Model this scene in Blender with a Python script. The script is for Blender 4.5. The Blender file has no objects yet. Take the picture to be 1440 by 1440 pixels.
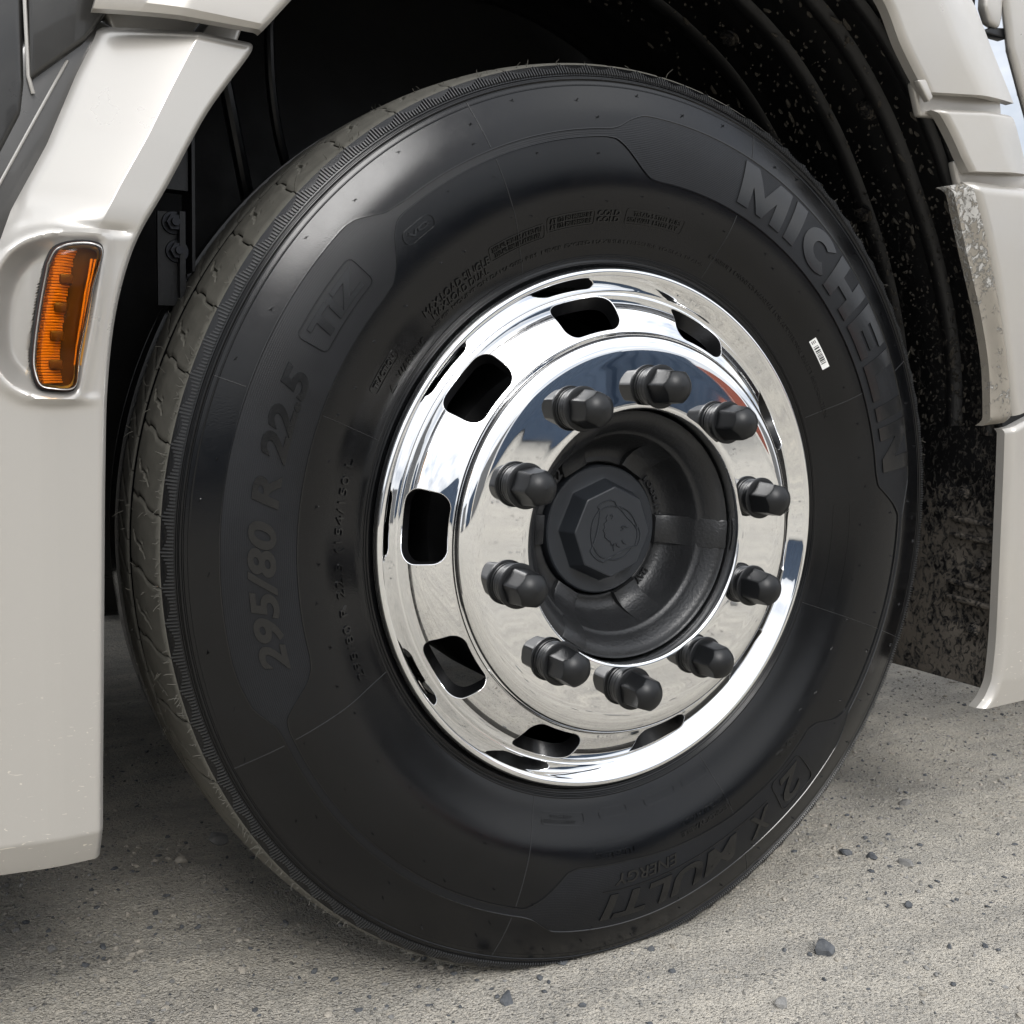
import bpy, bmesh, math, random
import numpy as np
from mathutils import Vector, noise

random.seed(7)
rng = np.random.default_rng(7)
sc = bpy.context.scene
COL = sc.collection
RAD = math.radians
ZC = 0.496                       # height of the wheel centre above the ground (loaded radius)

# ------------------------------------------------------------------ camera
cam_d = bpy.data.cameras.new('camera')
cam_d.sensor_width = 36.0
cam_d.lens = 36.0 * 1541.9 / 1440.0
cam_d.clip_start = 0.02
cam_d.clip_end = 2000.0
cam = bpy.data.objects.new('camera', cam_d)
cam.location = (-0.72418, -1.14461, 0.15902 + ZC)
cam.rotation_euler = (1.460276, -0.025776, -0.517167)
COL.objects.link(cam)
sc.camera = cam

# ------------------------------------------------------------------ sky, sun, exposure
SUN_EL, SUN_AZ = RAD(40), RAD(190)      # azimuth measured from +Y clockwise: behind the camera, a little left
w = bpy.data.worlds.new('World')
sc.world = w
w.use_nodes = True
nt = w.node_tree
nt.nodes.clear()
out = nt.nodes.new('ShaderNodeOutputWorld')
bg = nt.nodes.new('ShaderNodeBackground')
sky = nt.nodes.new('ShaderNodeTexSky')
sky.sky_type = 'NISHITA'
sky.sun_disc = False
sky.sun_elevation = SUN_EL
sky.sun_rotation = SUN_AZ
sky.dust_density = 1.5
tc = nt.nodes.new('ShaderNodeTexCoord')
mp = nt.nodes.new('ShaderNodeMapping')
mp.inputs['Scale'].default_value = (1.0, 1.0, 2.2)
nz = nt.nodes.new('ShaderNodeTexNoise')
nz.inputs['Scale'].default_value = 2.3
nz.inputs['Detail'].default_value = 7.0
nz.inputs['Roughness'].default_value = 0.55
rp = nt.nodes.new('ShaderNodeValToRGB')
rp.color_ramp.elements[0].position = 0.24
rp.color_ramp.elements[1].position = 0.54
mx = nt.nodes.new('ShaderNodeMix')
mx.data_type = 'RGBA'
cl = nt.nodes.new('ShaderNodeTexNoise')
cl.inputs['Scale'].default_value = 5.0
cl.inputs['Detail'].default_value = 5.0
cr = nt.nodes.new('ShaderNodeValToRGB')
cr.color_ramp.elements[0].position = 0.3
cr.color_ramp.elements[0].color = (7.6, 8.1, 9.0, 1)
cr.color_ramp.elements[1].position = 0.7
cr.color_ramp.elements[1].color = (14.6, 14.7, 14.9, 1)
L = nt.links.new
L(tc.outputs['Generated'], mp.inputs['Vector'])
L(mp.outputs['Vector'], nz.inputs['Vector'])
L(mp.outputs['Vector'], cl.inputs['Vector'])
L(nz.outputs['Fac'], rp.inputs['Fac'])
L(cl.outputs['Fac'], cr.inputs['Fac'])
L(rp.outputs['Color'], mx.inputs[0])
L(sky.outputs['Color'], mx.inputs[6])
L(cr.outputs['Color'], mx.inputs[7])
# an overcast sky is brighter overhead than at the horizon
sx = nt.nodes.new('ShaderNodeSeparateXYZ'); L(tc.outputs['Generated'], sx.inputs[0])
zr = nt.nodes.new('ShaderNodeMapRange')
zr.inputs['From Min'].default_value = 0.0; zr.inputs['From Max'].default_value = 1.0
zr.inputs['To Min'].default_value = 0.42; zr.inputs['To Max'].default_value = 1.26
L(sx.outputs['Z'], zr.inputs['Value'])
vm = nt.nodes.new('ShaderNodeVectorMath'); vm.operation = 'SCALE'
L(mx.outputs[2], vm.inputs[0]); L(zr.outputs[0], vm.inputs['Scale'])
L(vm.outputs['Vector'], bg.inputs['Color'])
bg.inputs['Strength'].default_value = 0.10
L(bg.outputs[0], out.inputs['Surface'])

sun_d = bpy.data.lights.new('sun', 'SUN')
sun_d.energy = 1.35
sun_d.angle = RAD(24)
sun_d.color = (1.0, 0.985, 0.965)
sun = bpy.data.objects.new('sun', sun_d)
sd = Vector((math.sin(SUN_AZ) * math.cos(SUN_EL), math.cos(SUN_AZ) * math.cos(SUN_EL), math.sin(SUN_EL)))
sun.rotation_euler = sd.to_track_quat('Z', 'Y').to_euler()
COL.objects.link(sun)

sc.view_settings.view_transform = 'Standard'
sc.view_settings.look = 'None'
sc.view_settings.gamma = 1.0
sc.view_settings.exposure = 0.72
sc.view_settings.use_curve_mapping = False
sc.cycles.use_denoising = True
sc.cycles.max_bounces = 7
sc.cycles.diffuse_bounces = 3
sc.cycles.glossy_bounces = 5
sc.cycles.transmission_bounces = 6
sc.cycles.adaptive_threshold = 0.02

# ------------------------------------------------------------------ helpers
def empty(name, loc=(0, 0, 0), parent=None):
    o = bpy.data.objects.new(name, None)
    o.location = loc
    o.empty_display_size = 0.1
    COL.objects.link(o)
    if parent:
        o.parent = parent
    return o

def tag(o, label=None, cat=None, group=None, kind=None):
    if label: o['label'] = label
    if cat: o['category'] = cat
    if group: o['group'] = group
    if kind: o['kind'] = kind
    return o

def mesh(name, v, f, mats=None, smooth=True, angle=None, normals=None, fm=None):
    me = bpy.data.meshes.new(name)
    v = np.asarray(v, float)
    f = f.tolist() if isinstance(f, np.ndarray) else f
    me.from_pydata(v.tolist(), [], f)
    if mats is not None:
        for m in (mats if isinstance(mats, (list, tuple)) else [mats]):
            me.materials.append(m)
    if fm is not None:
        me.polygons.foreach_set('material_index', np.asarray(fm, np.int32))
    me.update()
    if smooth:
        me.shade_smooth()
        if angle is not None:
            me.set_sharp_from_angle(angle=RAD(angle))
    if normals is not None:
        me.normals_split_custom_set_from_vertices(np.asarray(normals).tolist())
    return me

def obj(name, me, parent=None, loc=None):
    o = bpy.data.objects.new(name, me)
    if parent: o.parent = parent
    if loc is not None: o.location = loc
    COL.objects.link(o)
    return o

def grid_faces(nu, nv, wrap_u=False, base=0):
    """vertices in order u*nv+v"""
    fu = nu if wrap_u else nu - 1
    u = np.arange(fu)[:, None]
    vv = np.arange(nv - 1)[None, :]
    a = u * nv + vv
    b = ((u + 1) % nu) * nv + vv
    return (np.stack([a, b, b + 1, a + 1], -1).reshape(-1, 4) + base)

class MB:
    """collects shapes into one mesh"""
    def __init__(self):
        self.v = []; self.f = []; self.n = 0; self.m = []
    def add(self, v, f, mi=0):
        v = np.asarray(v, float)
        self.v.append(v)
        for q in (f.tolist() if isinstance(f, np.ndarray) else f):
            self.f.append([i + self.n for i in q]); self.m.append(mi)
        self.n += len(v)
    def box(self, lo, hi, mi=0):
        x0, y0, z0 = lo; x1, y1, z1 = hi
        self.add([(x0,y0,z0),(x1,y0,z0),(x1,y1,z0),(x0,y1,z0),(x0,y0,z1),(x1,y0,z1),(x1,y1,z1),(x0,y1,z1)],
                 [(0,3,2,1),(4,5,6,7),(0,1,5,4),(1,2,6,5),(2,3,7,6),(3,0,4,7)], mi)
    def tube(self, pts, r, n=6, mi=0):
        pts = np.asarray(pts, float); k = len(pts)
        rr = np.full(k, r) if np.isscalar(r) else np.asarray(r)
        t = np.gradient(pts, axis=0); t /= np.linalg.norm(t, axis=1)[:, None] + 1e-12
        ref = np.array([0.31, 0.9, 0.27])
        a = np.cross(t, ref); a /= np.linalg.norm(a, axis=1)[:, None] + 1e-12
        b = np.cross(t, a)
        ph = np.linspace(0, 2*np.pi, n, endpoint=False)
        v = pts[:, None] + rr[:, None, None]*(a[:, None]*np.cos(ph)[None, :, None] + b[:, None]*np.sin(ph)[None, :, None])
        v = v.reshape(-1, 3)
        f = []
        for i in range(k-1):
            for j in range(n):
                f.append((i*n+j, i*n+(j+1) % n, (i+1)*n+(j+1) % n, (i+1)*n+j))
        f.append(tuple(range(n))); f.append(tuple((k-1)*n+j for j in range(n)))
        self.add(v, f, mi)
    def build(self, name, mats, parent=None, smooth=True, angle=35, loc=None):
        me = mesh(name, np.concatenate(self.v), self.f, mats, smooth, angle, None, self.m)
        return obj(name, me, parent, loc)

def bevel_box(lo, hi, b=0.01, seg=2):
    bm = bmesh.new()
    bmesh.ops.create_cube(bm, size=1.0)
    lo = Vector(lo); hi = Vector(hi)
    for v in bm.verts:
        v.co = Vector(((v.co.x+.5)*(hi.x-lo.x)+lo.x, (v.co.y+.5)*(hi.y-lo.y)+lo.y, (v.co.z+.5)*(hi.z-lo.z)+lo.z))
    bmesh.ops.bevel(bm, geom=bm.edges[:], offset=b, segments=seg, affect='EDGES', profile=0.5)
    return bm

def bm_obj(name, bm, mat, parent=None, smooth=True, angle=40):
    me = bpy.data.meshes.new(name)
    bm.to_mesh(me); bm.free()
    me.materials.append(mat)
    if smooth:
        me.shade_smooth(); me.set_sharp_from_angle(angle=RAD(angle))
    return obj(name, me, parent)

def catmull(p, n=8):
    p = np.asarray(p, float)
    q = np.vstack([2*p[0]-p[1], p, 2*p[-1]-p[-2]])
    res = []
    for i in range(1, len(q)-2):
        p0, p1, p2, p3 = q[i-1], q[i], q[i+1], q[i+2]
        t0 = 0; t1 = t0+np.linalg.norm(p1-p0)**.5; t2 = t1+np.linalg.norm(p2-p1)**.5; t3 = t2+np.linalg.norm(p3-p2)**.5
        for t in np.linspace(t1, t2, n, endpoint=False):
            a1 = (t1-t)/(t1-t0)*p0+(t-t0)/(t1-t0)*p1
            a2 = (t2-t)/(t2-t1)*p1+(t-t1)/(t2-t1)*p2
            a3 = (t3-t)/(t3-t2)*p2+(t-t2)/(t3-t2)*p3
            b1 = (t2-t)/(t2-t0)*a1+(t-t0)/(t2-t0)*a2
            b2 = (t3-t)/(t3-t1)*a2+(t-t1)/(t3-t1)*a3
            res.append((t2-t)/(t2-t1)*b1+(t-t1)/(t2-t1)*b2)
    res.append(p[-1])
    return np.array(res)

def sstep(a, b, x):
    t = np.clip((x-a)/(b-a), 0, 1)
    return t*t*(3-2*t)

# ------------------------------------------------------------------ materials
def new_mat(name):
    m = bpy.data.materials.new(name)
    m.use_nodes = True
    t = m.node_tree
    return m, t, t.nodes['Principled BSDF'], t.links.new

def nnoise(t, scale, detail=4, rough=0.55, vec=None, dist=0.0):
    n = t.nodes.new('ShaderNodeTexNoise')
    n.inputs['Scale'].default_value = scale
    n.inputs['Detail'].default_value = detail
    n.inputs['Roughness'].default_value = rough
    n.inputs['Distortion'].default_value = dist
    if vec is not None: t.links.new(vec, n.inputs['Vector'])
    return n

def ramp(t, src, stops):
    r = t.nodes.new('ShaderNodeValToRGB')
    e = r.color_ramp.elements
    while len(e) < len(stops): e.new(0.5)
    for i, (p, c) in enumerate(stops):
        e[i].position = p
        e[i].color = (c, c, c, 1) if np.isscalar(c) else (*c, 1)
    t.links.new(src, r.inputs['Fac'])
    return r

def mixc(t, fac, a, b, mode='MIX'):
    m = t.nodes.new('ShaderNodeMix'); m.data_type = 'RGBA'; m.blend_type = mode
    for i, s in ((0, fac), (6, a), (7, b)):
        if hasattr(s, 'is_output'): t.links.new(s, m.inputs[i])
        elif i == 0: m.inputs[i].default_value = s
        else: m.inputs[i].default_value = (*s, 1)
    return m.outputs[2]

def bump(t, h, strength, dist, prev=None):
    b = t.nodes.new('ShaderNodeBump')
    b.inputs['Strength'].default_value = strength
    b.inputs['Distance'].default_value = dist
    t.links.new(h, b.inputs['Height'])
    if prev is not None: t.links.new(prev, b.inputs['Normal'])
    return b.outputs['Normal']

def objco(t):
    return t.nodes.new('ShaderNodeTexCoord').outputs['Object']

def mat_rubber(name, base, rough, dust=0.0, dustcol=(.16, .15, .125), micro=0.00025, coat=0.0, rings=False, spec=.30):
    m, t, p, Lk = new_mat(name)
    co = objco(t)
    n1 = nnoise(t, 9, 6, .6, co)
    n2 = nnoise(t, 900, 2, .5, co)
    n3 = nnoise(t, 45, 5, .65, co)
    c = mixc(t, ramp(t, n1.outputs['Fac'], [(.35, 0.0), (.7, 1.0)]).outputs['Color'], tuple(x*.75 for x in base), tuple(x*1.35 for x in base))
    if dust > 0:
        f = ramp(t, n3.outputs['Fac'], [(.3, dust*.55), (.65, dust)]).outputs['Color']
        c = mixc(t, f, c, dustcol)
    Lk(c, p.inputs['Base Color'])
    r = ramp(t, n3.outputs['Fac'], [(.3, max(.05, rough-.03)), (.7, min(1, rough+.04))])
    Lk(r.outputs['Color'], p.inputs['Roughness'])
    p.inputs['Specular IOR Level'].default_value = spec
    nrm = bump(t, n2.outputs['Fac'], .35, micro)
    p.inputs['Coat Weight'].default_value = coat
    p.inputs['Coat Roughness'].default_value = .14
    if rings:           # fine concentric ribbing moulded into the lettered fields
        wv = t.nodes.new('ShaderNodeTexWave'); wv.wave_type = 'RINGS'; wv.rings_direction = 'Y'
        wv.inputs['Scale'].default_value = 165
        Lk(co, wv.inputs['Vector'])
        nrm = bump(t, wv.outputs['Fac'], .30, .0004, nrm)
    Lk(nrm, p.inputs['Normal'])
    return m

M = {}
M['rubber'] = mat_rubber('tyre_rubber', (.0026, .0028, .0033), .15, dust=.003, coat=0, spec=.36)
M['rubber_plate'] = mat_rubber('tyre_rubber_fine_grain', (.0050, .0056, .0070), .38, dust=.004, micro=.0005, rings=True)
M['rubber_gloss'] = mat_rubber('tyre_rubber_smooth', (.0022, .0024, .0028), .15, dust=.002, coat=0, spec=.6)
M['rubber_worn'] = mat_rubber('tyre_rubber_worn_edge', (.017, .018, .020), .30, dust=.06, spec=.45)
M['rubber_dust'] = mat_rubber('tyre_rubber_dusty_tread', (.040, .039, .035), .85, dust=.9, dustcol=(.120, .115, .098), micro=.0006)
M['rubber_dust2'] = mat_rubber('tyre_rubber_tread_inner', (.030, .030, .028), .8, dust=.8, dustcol=(.10, .096, .083), micro=.0005)

def simple(name, col, rough=.5, metal=0.0, bump_s=0, bump_d=.0005, var=.12, coat=0, vs=20):
    m, t, p, Lk = new_mat(name)
    co = objco(t)
    n = nnoise(t, vs, 5, .6, co)
    c = mixc(t, n.outputs['Fac'], tuple(x*(1-var) for x in col), tuple(min(1, x*(1+var)) for x in col))
    Lk(c, p.inputs['Base Color'])
    r = ramp(t, n.outputs['Fac'], [(.3, max(.02, rough*.85)), (.7, min(1, rough*1.15))])
    Lk(r.outputs['Color'], p.inputs['Roughness'])
    p.inputs['Metallic'].default_value = metal
    p.inputs['Coat Weight'].default_value = coat
    p.inputs['Specular IOR Level'].default_value = .5 if max(col) > .05 or metal else .40
    if bump_s:
        nb = nnoise(t, bump_s, 3, .5, co)
        Lk(bump(t, nb.outputs['Fac'], .5, bump_d), p.inputs['Normal'])
    return m

# polished aluminium: a true mirror with very faint polishing haze
m, t, p, Lk = new_mat('polished_aluminium')
co = objco(t)
p.inputs['Metallic'].default_value = 1.0
p.inputs['Base Color'].default_value = (.88, .885, .89, 1)
n = nnoise(t, 14, 6, .65, co)
Lk(ramp(t, n.outputs['Fac'], [(.35, .018), (.75, .05)]).outputs['Color'], p.inputs['Roughness'])
nb = nnoise(t, 26, 3, .5, co)
Lk(bump(t, nb.outputs['Fac'], .03, .0004), p.inputs['Normal'])
M['chrome'] = m

M['black_satin'] = simple('black_satin_surface', (.005, .005, .0055), .35, bump_s=220, bump_d=.0004)  # black satin walls of the hand holes and the inner barrel
M['cast'] = simple('black_cast_iron', (.014, .0145, .0155), .36, bump_s=300, bump_d=.0011, var=.4)
M['cap_plastic'] = simple('black_nut_plastic', (.0055, .006, .0068), .40, bump_s=700, bump_d=.00015)
M['hubcap'] = simple('hub_cap_plastic', (.018, .0205, .0245), .38, bump_s=900, bump_d=.00015, var=.08)
M['dark'] = simple('dark_chassis_paint', (.006, .006, .0065), .6, bump_s=60, bump_d=.001, var=.3)
M['bracket'] = simple('bracket_black_paint', (.004, .0045, .0055), .35, bump_s=300, bump_d=.0003)
M['steel'] = simple('dull_bolt_steel', (.035, .036, .04), .4, 1.0, bump_s=500, bump_d=.0003)

def mat_paint(name, col, dirt):
    m, t, p, Lk = new_mat(name)
    co = objco(t)
    fl = nnoise(t, 2200, 2, .5, co)
    c = mixc(t, fl.outputs['Fac'], tuple(x*.96 for x in col), tuple(min(1, x*1.04) for x in col))
    # dust film and fine road-dirt specks
    n1 = nnoise(t, 7, 6, .65, co)
    n2 = nnoise(t, 330, 2, .6, co)
    film = ramp(t, n1.outputs['Fac'], [(.38, 0.0), (.75, dirt)]).outputs['Color']
    c = mixc(t, film, c, (.40, .365, .30))
    sp = ramp(t, n2.outputs['Fac'], [(.80, 0.0), (.83, .3)]).outputs['Color']
    c = mixc(t, sp, c, (.20, .18, .15))
    # light scuffs low down on the panels
    vo = nnoise(t, 55, 2, .5, None, 2.5)
    mpn = t.nodes.new('ShaderNodeMapping'); mpn.inputs['Scale'].default_value = (1.0, 1.0, 3.2)
    Lk(co, mpn.inputs['Vector']); Lk(mpn.outputs['Vector'], vo.inputs['Vector'])
    sep = t.nodes.new('ShaderNodeSeparateXYZ'); Lk(co, sep.inputs[0])
    low = t.nodes.new('ShaderNodeMapRange')
    low.inputs['From Min'].default_value = -.02; low.inputs['From Max'].default_value = -.24
    Lk(sep.outputs['Z'], low.inputs['Value'])
    scr = ramp(t, vo.outputs['Fac'], [(.70, 0.0), (.72, .8)]).outputs['Color']
    mul = t.nodes.new('ShaderNodeMath'); mul.operation = 'MULTIPLY'
    Lk(scr, mul.inputs[0]); Lk(low.outputs[0], mul.inputs[1])
    c = mixc(t, mul.outputs[0], c, (.80, .76, .66))
    Lk(c, p.inputs['Base Color'])
    p.inputs['Metallic'].default_value = .42
    r = ramp(t, n1.outputs['Fac'], [(.35, .27), (.7, .27+dirt*.7)])
    Lk(r.outputs['Color'], p.inputs['Roughness'])
    p.inputs['Coat Weight'].default_value = .55
    p.inputs['Coat Roughness'].default_value = .10
    return m
M['paint'] = mat_paint('champagne_silver_paint', (.445, .427, .397), .06)
M['paint_dirty'] = mat_paint('champagne_silver_paint_dusty', (.445, .425, .393), .30)
M['paint_shade'] = simple('panel_paint_shade', (.085, .083, .080), .30, .3, var=.06, coat=.5)  # body panel with its shade put into a grey base colour
M['paint_deep_shade'] = simple('panel_paint_deep_shade', (.034, .033, .031), .32, .3, var=.06, coat=.5)  # deeper shade put into the colour of the front panels

# black liner plastic with dried mud whose cover grows towards the ground
def mat_liner(name, top, bot, maxmud, clean=(.005, .005, .0055), muds=((.055, .047, .038), (.13, .112, .09))):
    m, t, p, Lk = new_mat(name)
    co = objco(t)
    mpn = t.nodes.new('ShaderNodeMapping'); mpn.inputs['Scale'].default_value = (1.0, 1.0, .75)
    Lk(co, mpn.inputs['Vector'])
    a = nnoise(t, 130, 8, .75, mpn.outputs['Vector'], .6)
    b = nnoise(t, 9, 3, .5, co)
    sep = t.nodes.new('ShaderNodeSeparateXYZ'); Lk(co, sep.inputs[0])
    mr = t.nodes.new('ShaderNodeMapRange')
    mr.inputs['From Min'].default_value = top; mr.inputs['From Max'].default_value = bot
    mr.inputs['To Min'].default_value = -.16; mr.inputs['To Max'].default_value = maxmud
    Lk(sep.outputs['Z'], mr.inputs['Value'])
    ad = t.nodes.new('ShaderNodeMath'); ad.operation = 'ADD'
    Lk(a.outputs['Fac'], ad.inputs[0]); Lk(mr.outputs[0], ad.inputs[1])
    ad2 = t.nodes.new('ShaderNodeMath'); ad2.operation = 'MULTIPLY_ADD'
    Lk(b.outputs['Fac'], ad2.inputs[0]); ad2.inputs[1].default_value = .25; Lk(ad.outputs[0], ad2.inputs[2])
    f = ramp(t, ad2.outputs[0], [(.66, 0.0), (.72, .85)]).outputs['Color']
    n2 = nnoise(t, 25, 5, .6, co)
    mud = mixc(t, n2.outputs['Fac'], *muds)
    c = mixc(t, f, clean, mud)
    Lk(c, p.inputs['Base Color'])
    Lk(ramp(t, f, [(0, .42), (1, .95)]).outputs['Color'], p.inputs['Roughness'])
    Lk(bump(t, f, .9, .0022), p.inputs['Normal'])
    return m
M['liner'] = mat_liner('liner_plastic_muddy', .62, .08, .05)
M['flap'] = mat_liner('mud_flap_rubber_muddy', .45, -.12, .115)
M['lip'] = mat_liner('arch_lip_paint_muddy', .70, .30, .17, (.42, .41, .385), ((.14, .122, .096), (.26, .232, .186)))
M['mud'] = simple('dried_mud', (.060, .053, .043), .95, bump_s=500, bump_d=.0008, var=.35, vs=60)

# dusty packed gravel
def mat_ground():
    m, t, p, Lk = new_mat('dusty_gravel')
    co = objco(t)
    big = nnoise(t, 1.3, 5, .6, co)
    mid = nnoise(t, 14, 6, .65, co)
    fin = nnoise(t, 160, 4, .7, co)
    grain = t.nodes.new('ShaderNodeTexVoronoi'); grain.inputs['Scale'].default_value = 330
    Lk(co, grain.inputs['Vector'])
    g2 = t.nodes.new('ShaderNodeTexVoronoi'); g2.inputs['Scale'].default_value = 120
    Lk(co, g2.inputs['Vector'])
    c = mixc(t, ramp(t, mid.outputs['Fac'], [(.32, 0.), (.68, 1.)]).outputs['Color'], (.415, .388, .338), (.60, .550, .462))
    c = mixc(t, ramp(t, big.outputs['Fac'], [(.35, 0.), (.7, .5)]).outputs['Color'], c, (.40, .385, .35))
    mt = t.nodes.new('ShaderNodeMapping'); mt.inputs['Scale'].default_value = (.55, 4.2, 1.0); mt.inputs['Rotation'].default_value = (0, 0, .12)
    Lk(co, mt.inputs['Vector'])
    trk = nnoise(t, 3.2, 6, .65, mt.outputs['Vector'])
    c = mixc(t, ramp(t, trk.outputs['Fac'], [(.40, .42), (.56, 0.)]).outputs['Color'], c, (.235, .228, .213))
    c = mixc(t, ramp(t, trk.outputs['Fac'], [(.56, 0.), (.72, .32)]).outputs['Color'], c, (.60, .555, .47))
    # single grains, darker and lighter than the dust
    sh = nnoise(t, 330, 0, .5, co)
    gc = ramp(t, grain.outputs['Color'], [(.0, (.13, .128, .122)), (.3, (.27, .255, .228)), (.6, (.53, .485, .405)), (1., (.68, .62, .52))]).outputs['Color']
    f = ramp(t, fin.outputs['Fac'], [(.44, 0.), (.62, .7)]).outputs['Color']
    c = mixc(t, f, c, gc)
    g2c = ramp(t, g2.outputs['Color'], [(.0, (.09, .095, .10)), (.5, (.21, .21, .205)), (1., (.36, .34, .30))]).outputs['Color']
    f2 = ramp(t, g2.outputs['Distance'], [(.20, .8), (.34, 0.)]).outputs['Color']
    sel = ramp(t, nnoise(t, 24, 3, .6, co).outputs['Fac'], [(.52, 0.), (.60, 1.)]).outputs['Color']
    mm = t.nodes.new('ShaderNodeMath'); mm.operation = 'MULTIPLY'
    Lk(f2, mm.inputs[0]); Lk(sel, mm.inputs[1])
    c = mixc(t, mm.outputs[0], c, g2c)
    Lk(c, p.inputs['Base Color'])
    p.inputs['Roughness'].default_value = .95
    p.inputs['Specular IOR Level'].default_value = .2
    n1 = bump(t, fin.outputs['Fac'], .9, .007)
    inv = ramp(t, grain.outputs['Distance'], [(.0, 1.), (.6, 0.)]).outputs['Color']
    n2 = bump(t, inv, .7, .003, n1)
    inv2 = ramp(t, mm.outputs[0], [(0, 0.), (1, 1.)]).outputs['Color']
    n3 = bump(t, inv2, .6, .004, n2)
    Lk(n3, p.inputs['Normal'])
    return m
M['ground'] = mat_ground()

def mat_stone(name, a, b):
    m, t, p, Lk = new_mat(name)
    co = objco(t)
    n = nnoise(t, 90, 6, .7, co)
    oi = t.nodes.new('ShaderNodeObjectInfo')
    c = mixc(t, ramp(t, n.outputs['Fac'], [(.3, 0.), (.7, 1.)]).outputs['Color'], a, b)
    Lk(c, p.inputs['Base Color'])
    p.inputs['Roughness'].default_value = .85
    Lk(bump(t, n.outputs['Fac'], .8, .002), p.inputs['Normal'])
    return m
M['stone_dark'] = mat_stone('blue_grey_stone', (.045, .050, .058), (.115, .12, .125))
M['stone_mid'] = mat_stone('grey_stone', (.15, .15, .148), (.28, .27, .25))
M['stone_tan'] = mat_stone('dusty_tan_stone', (.25, .23, .195), (.40, .365, .31))

# ------------------------------------------------------------------ ground
def axis(lo, hi, step, far):
    core = np.arange(lo, hi+step*.5, step)
    g = []; d = step; x = hi
    while x < far:
        d *= 1.22; x += d; g.append(x)
    left = []; d = step; x = lo
    while x > -far:
        d *= 1.22; x -= d; left.append(x)
    return np.array(left[::-1] + core.tolist() + g)

def ground_h(x, y):
    v = Vector((x, y, 0))
    h = .010*noise.noise(v*1.7) + .0045*noise.noise(v*6.0+Vector((3, 1, 0))) + .0022*noise.noise(v*21.0) + .0012*noise.noise(v*70.0)
    # flatter right under the tyre's contact patch
    d = math.exp(-((x/.22)**2 + ((y+.02)/.2)**2))
    return h*(1-.85*d) - .004*(1-d)

gx = axis(-.95, 1.75, .009, 420); gy = axis(-.62, 1.3, .009, 420)
gv = np.zeros((len(gx), len(gy), 3))
gv[..., 0] = gx[:, None]; gv[..., 1] = gy[None, :]
for i, x in enumerate(gx):
    for j, y in enumerate(gy):
        if abs(x) < 25 and abs(y) < 25:
            gv[i, j, 2] = ground_h(x, y)
        else:
            gv[i, j, 2] = -.004
ground = obj('ground', mesh('ground', gv.reshape(-1, 3), grid_faces(len(gx), len(gy)), M['ground']))
tag(ground, 'pale dusty gravel yard under the truck wheel', None, kind='structure')

# ------------------------------------------------------------------ the truck
truck = empty('truck', (0, 0, 0))
tag(truck, 'champagne silver truck seen close at its front wheel arch, polished wheel and black tyre', 'truck')
wheel = empty('wheel', (0, 0, ZC), truck)

# ---- tyre sidewall surface: o = distance outboard of the wheel's centre plane, as a function of radius
PR = np.array([(.2905,.1085),(.2965,.1122),(.302,.1156),(.310,.1206),(.320,.1258),(.330,.1300),(.345,.1368),(.358,.1430),(.372,.1477),(.390,.1505),(.410,.1512),(.435,.1493),(.46,.1437),(.48,.1368),(.495,.1308),(.503,.1267),(.5114,.1218)])
def natural_spline(x, y):
    n = len(x); h = np.diff(x); A = np.eye(n); b = np.zeros(n)
    for i in range(1, n-1):
        A[i, i-1:i+2] = [h[i-1], 2*(h[i-1]+h[i]), h[i]]
        b[i] = 3*((y[i+1]-y[i])/h[i]-(y[i]-y[i-1])/h[i-1])
    c = np.linalg.solve(A, b)
    bb = np.diff(y)/h-h*(2*c[:-1]+c[1:])/3; d = np.diff(c)/(3*h)
    def f(q):
        i = np.clip(np.searchsorted(x, q)-1, 0, n-2); s = q-x[i]
        return y[i]+bb[i]*s+c[i]*s*s+d[i]*s**3
    def g(q):
        i = np.clip(np.searchsorted(x, q)-1, 0, n-2); s = q-x[i]
        return bb[i]+2*c[i]*s+3*d[i]*s*s
    return f, g
SO, SG = natural_spline(PR[:, 0], PR[:, 1])

def squash(P):
    """the tyre stands on the ground: flat contact patch and a slight sidewall bulge above it"""
    P = np.array(P, float)
    x, y, z = P[:, 0], P[:, 1], P[:, 2]
    wgt = np.exp(-(x/.17)**2)*sstep(-.36, -.47, z)
    P[:, 1] = y - .010*wgt*np.sign(-y)
    zb = -.4945
    P[:, 2] = np.where(z < zb, zb + (z-zb)*.03, z)
    return P

def surf(th, r, h=0.0):
    """point on the outer sidewall at angle th (degrees), radius r, lifted h along the normal"""
    th = np.radians(np.asarray(th, float)); r = np.asarray(r, float)
    o = SO(r); g = SG(r); N = np.sqrt(1+g*g)
    rr = r - h*g/N; oo = o + h/N
    return squash(np.stack(np.broadcast_arrays(rr*np.cos(th), -oo, rr*np.sin(th)), -1).reshape(-1, 3))

def crown(o):
    return .5225-.0111*(np.abs(o)/.1218)**3

def ridge(r, r0, w, a):
    return a*np.clip(1-((r-r0)/w)**2, 0, None)**.5
RINGS = [(.3035, .0016, .0011), (.3078, .0013, -.0010), (.3110, .0011, .0006), (.4965, .0011, -.0013), (.4938, .0012, .0008), (.4916, .0010, -.0010), (.4868, .0007, .0004)]
rs = np.linspace(.2905, .5095, 110)
ext = [np.linspace(r0-wd, r0+wd, 7) for r0, wd, a in RINGS]
rs = np.unique(np.concatenate([rs]+ext))
hs = sum(ridge(rs, *q) for q in RINGS)
og = SO(rs); gg = SG(rs); NN = np.sqrt(1+gg*gg)
prof = list(zip(rs-hs*gg/NN, og+hs/NN))
for o in np.linspace(.1215, .0495, 12): prof.append((crown(o)-.0032, o))
prof += [(.5105, .0492), (.4995, .0478), (.4985, .0455), (.4985, .0335), (.4995, .0315), (.511, .0302)]
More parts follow.
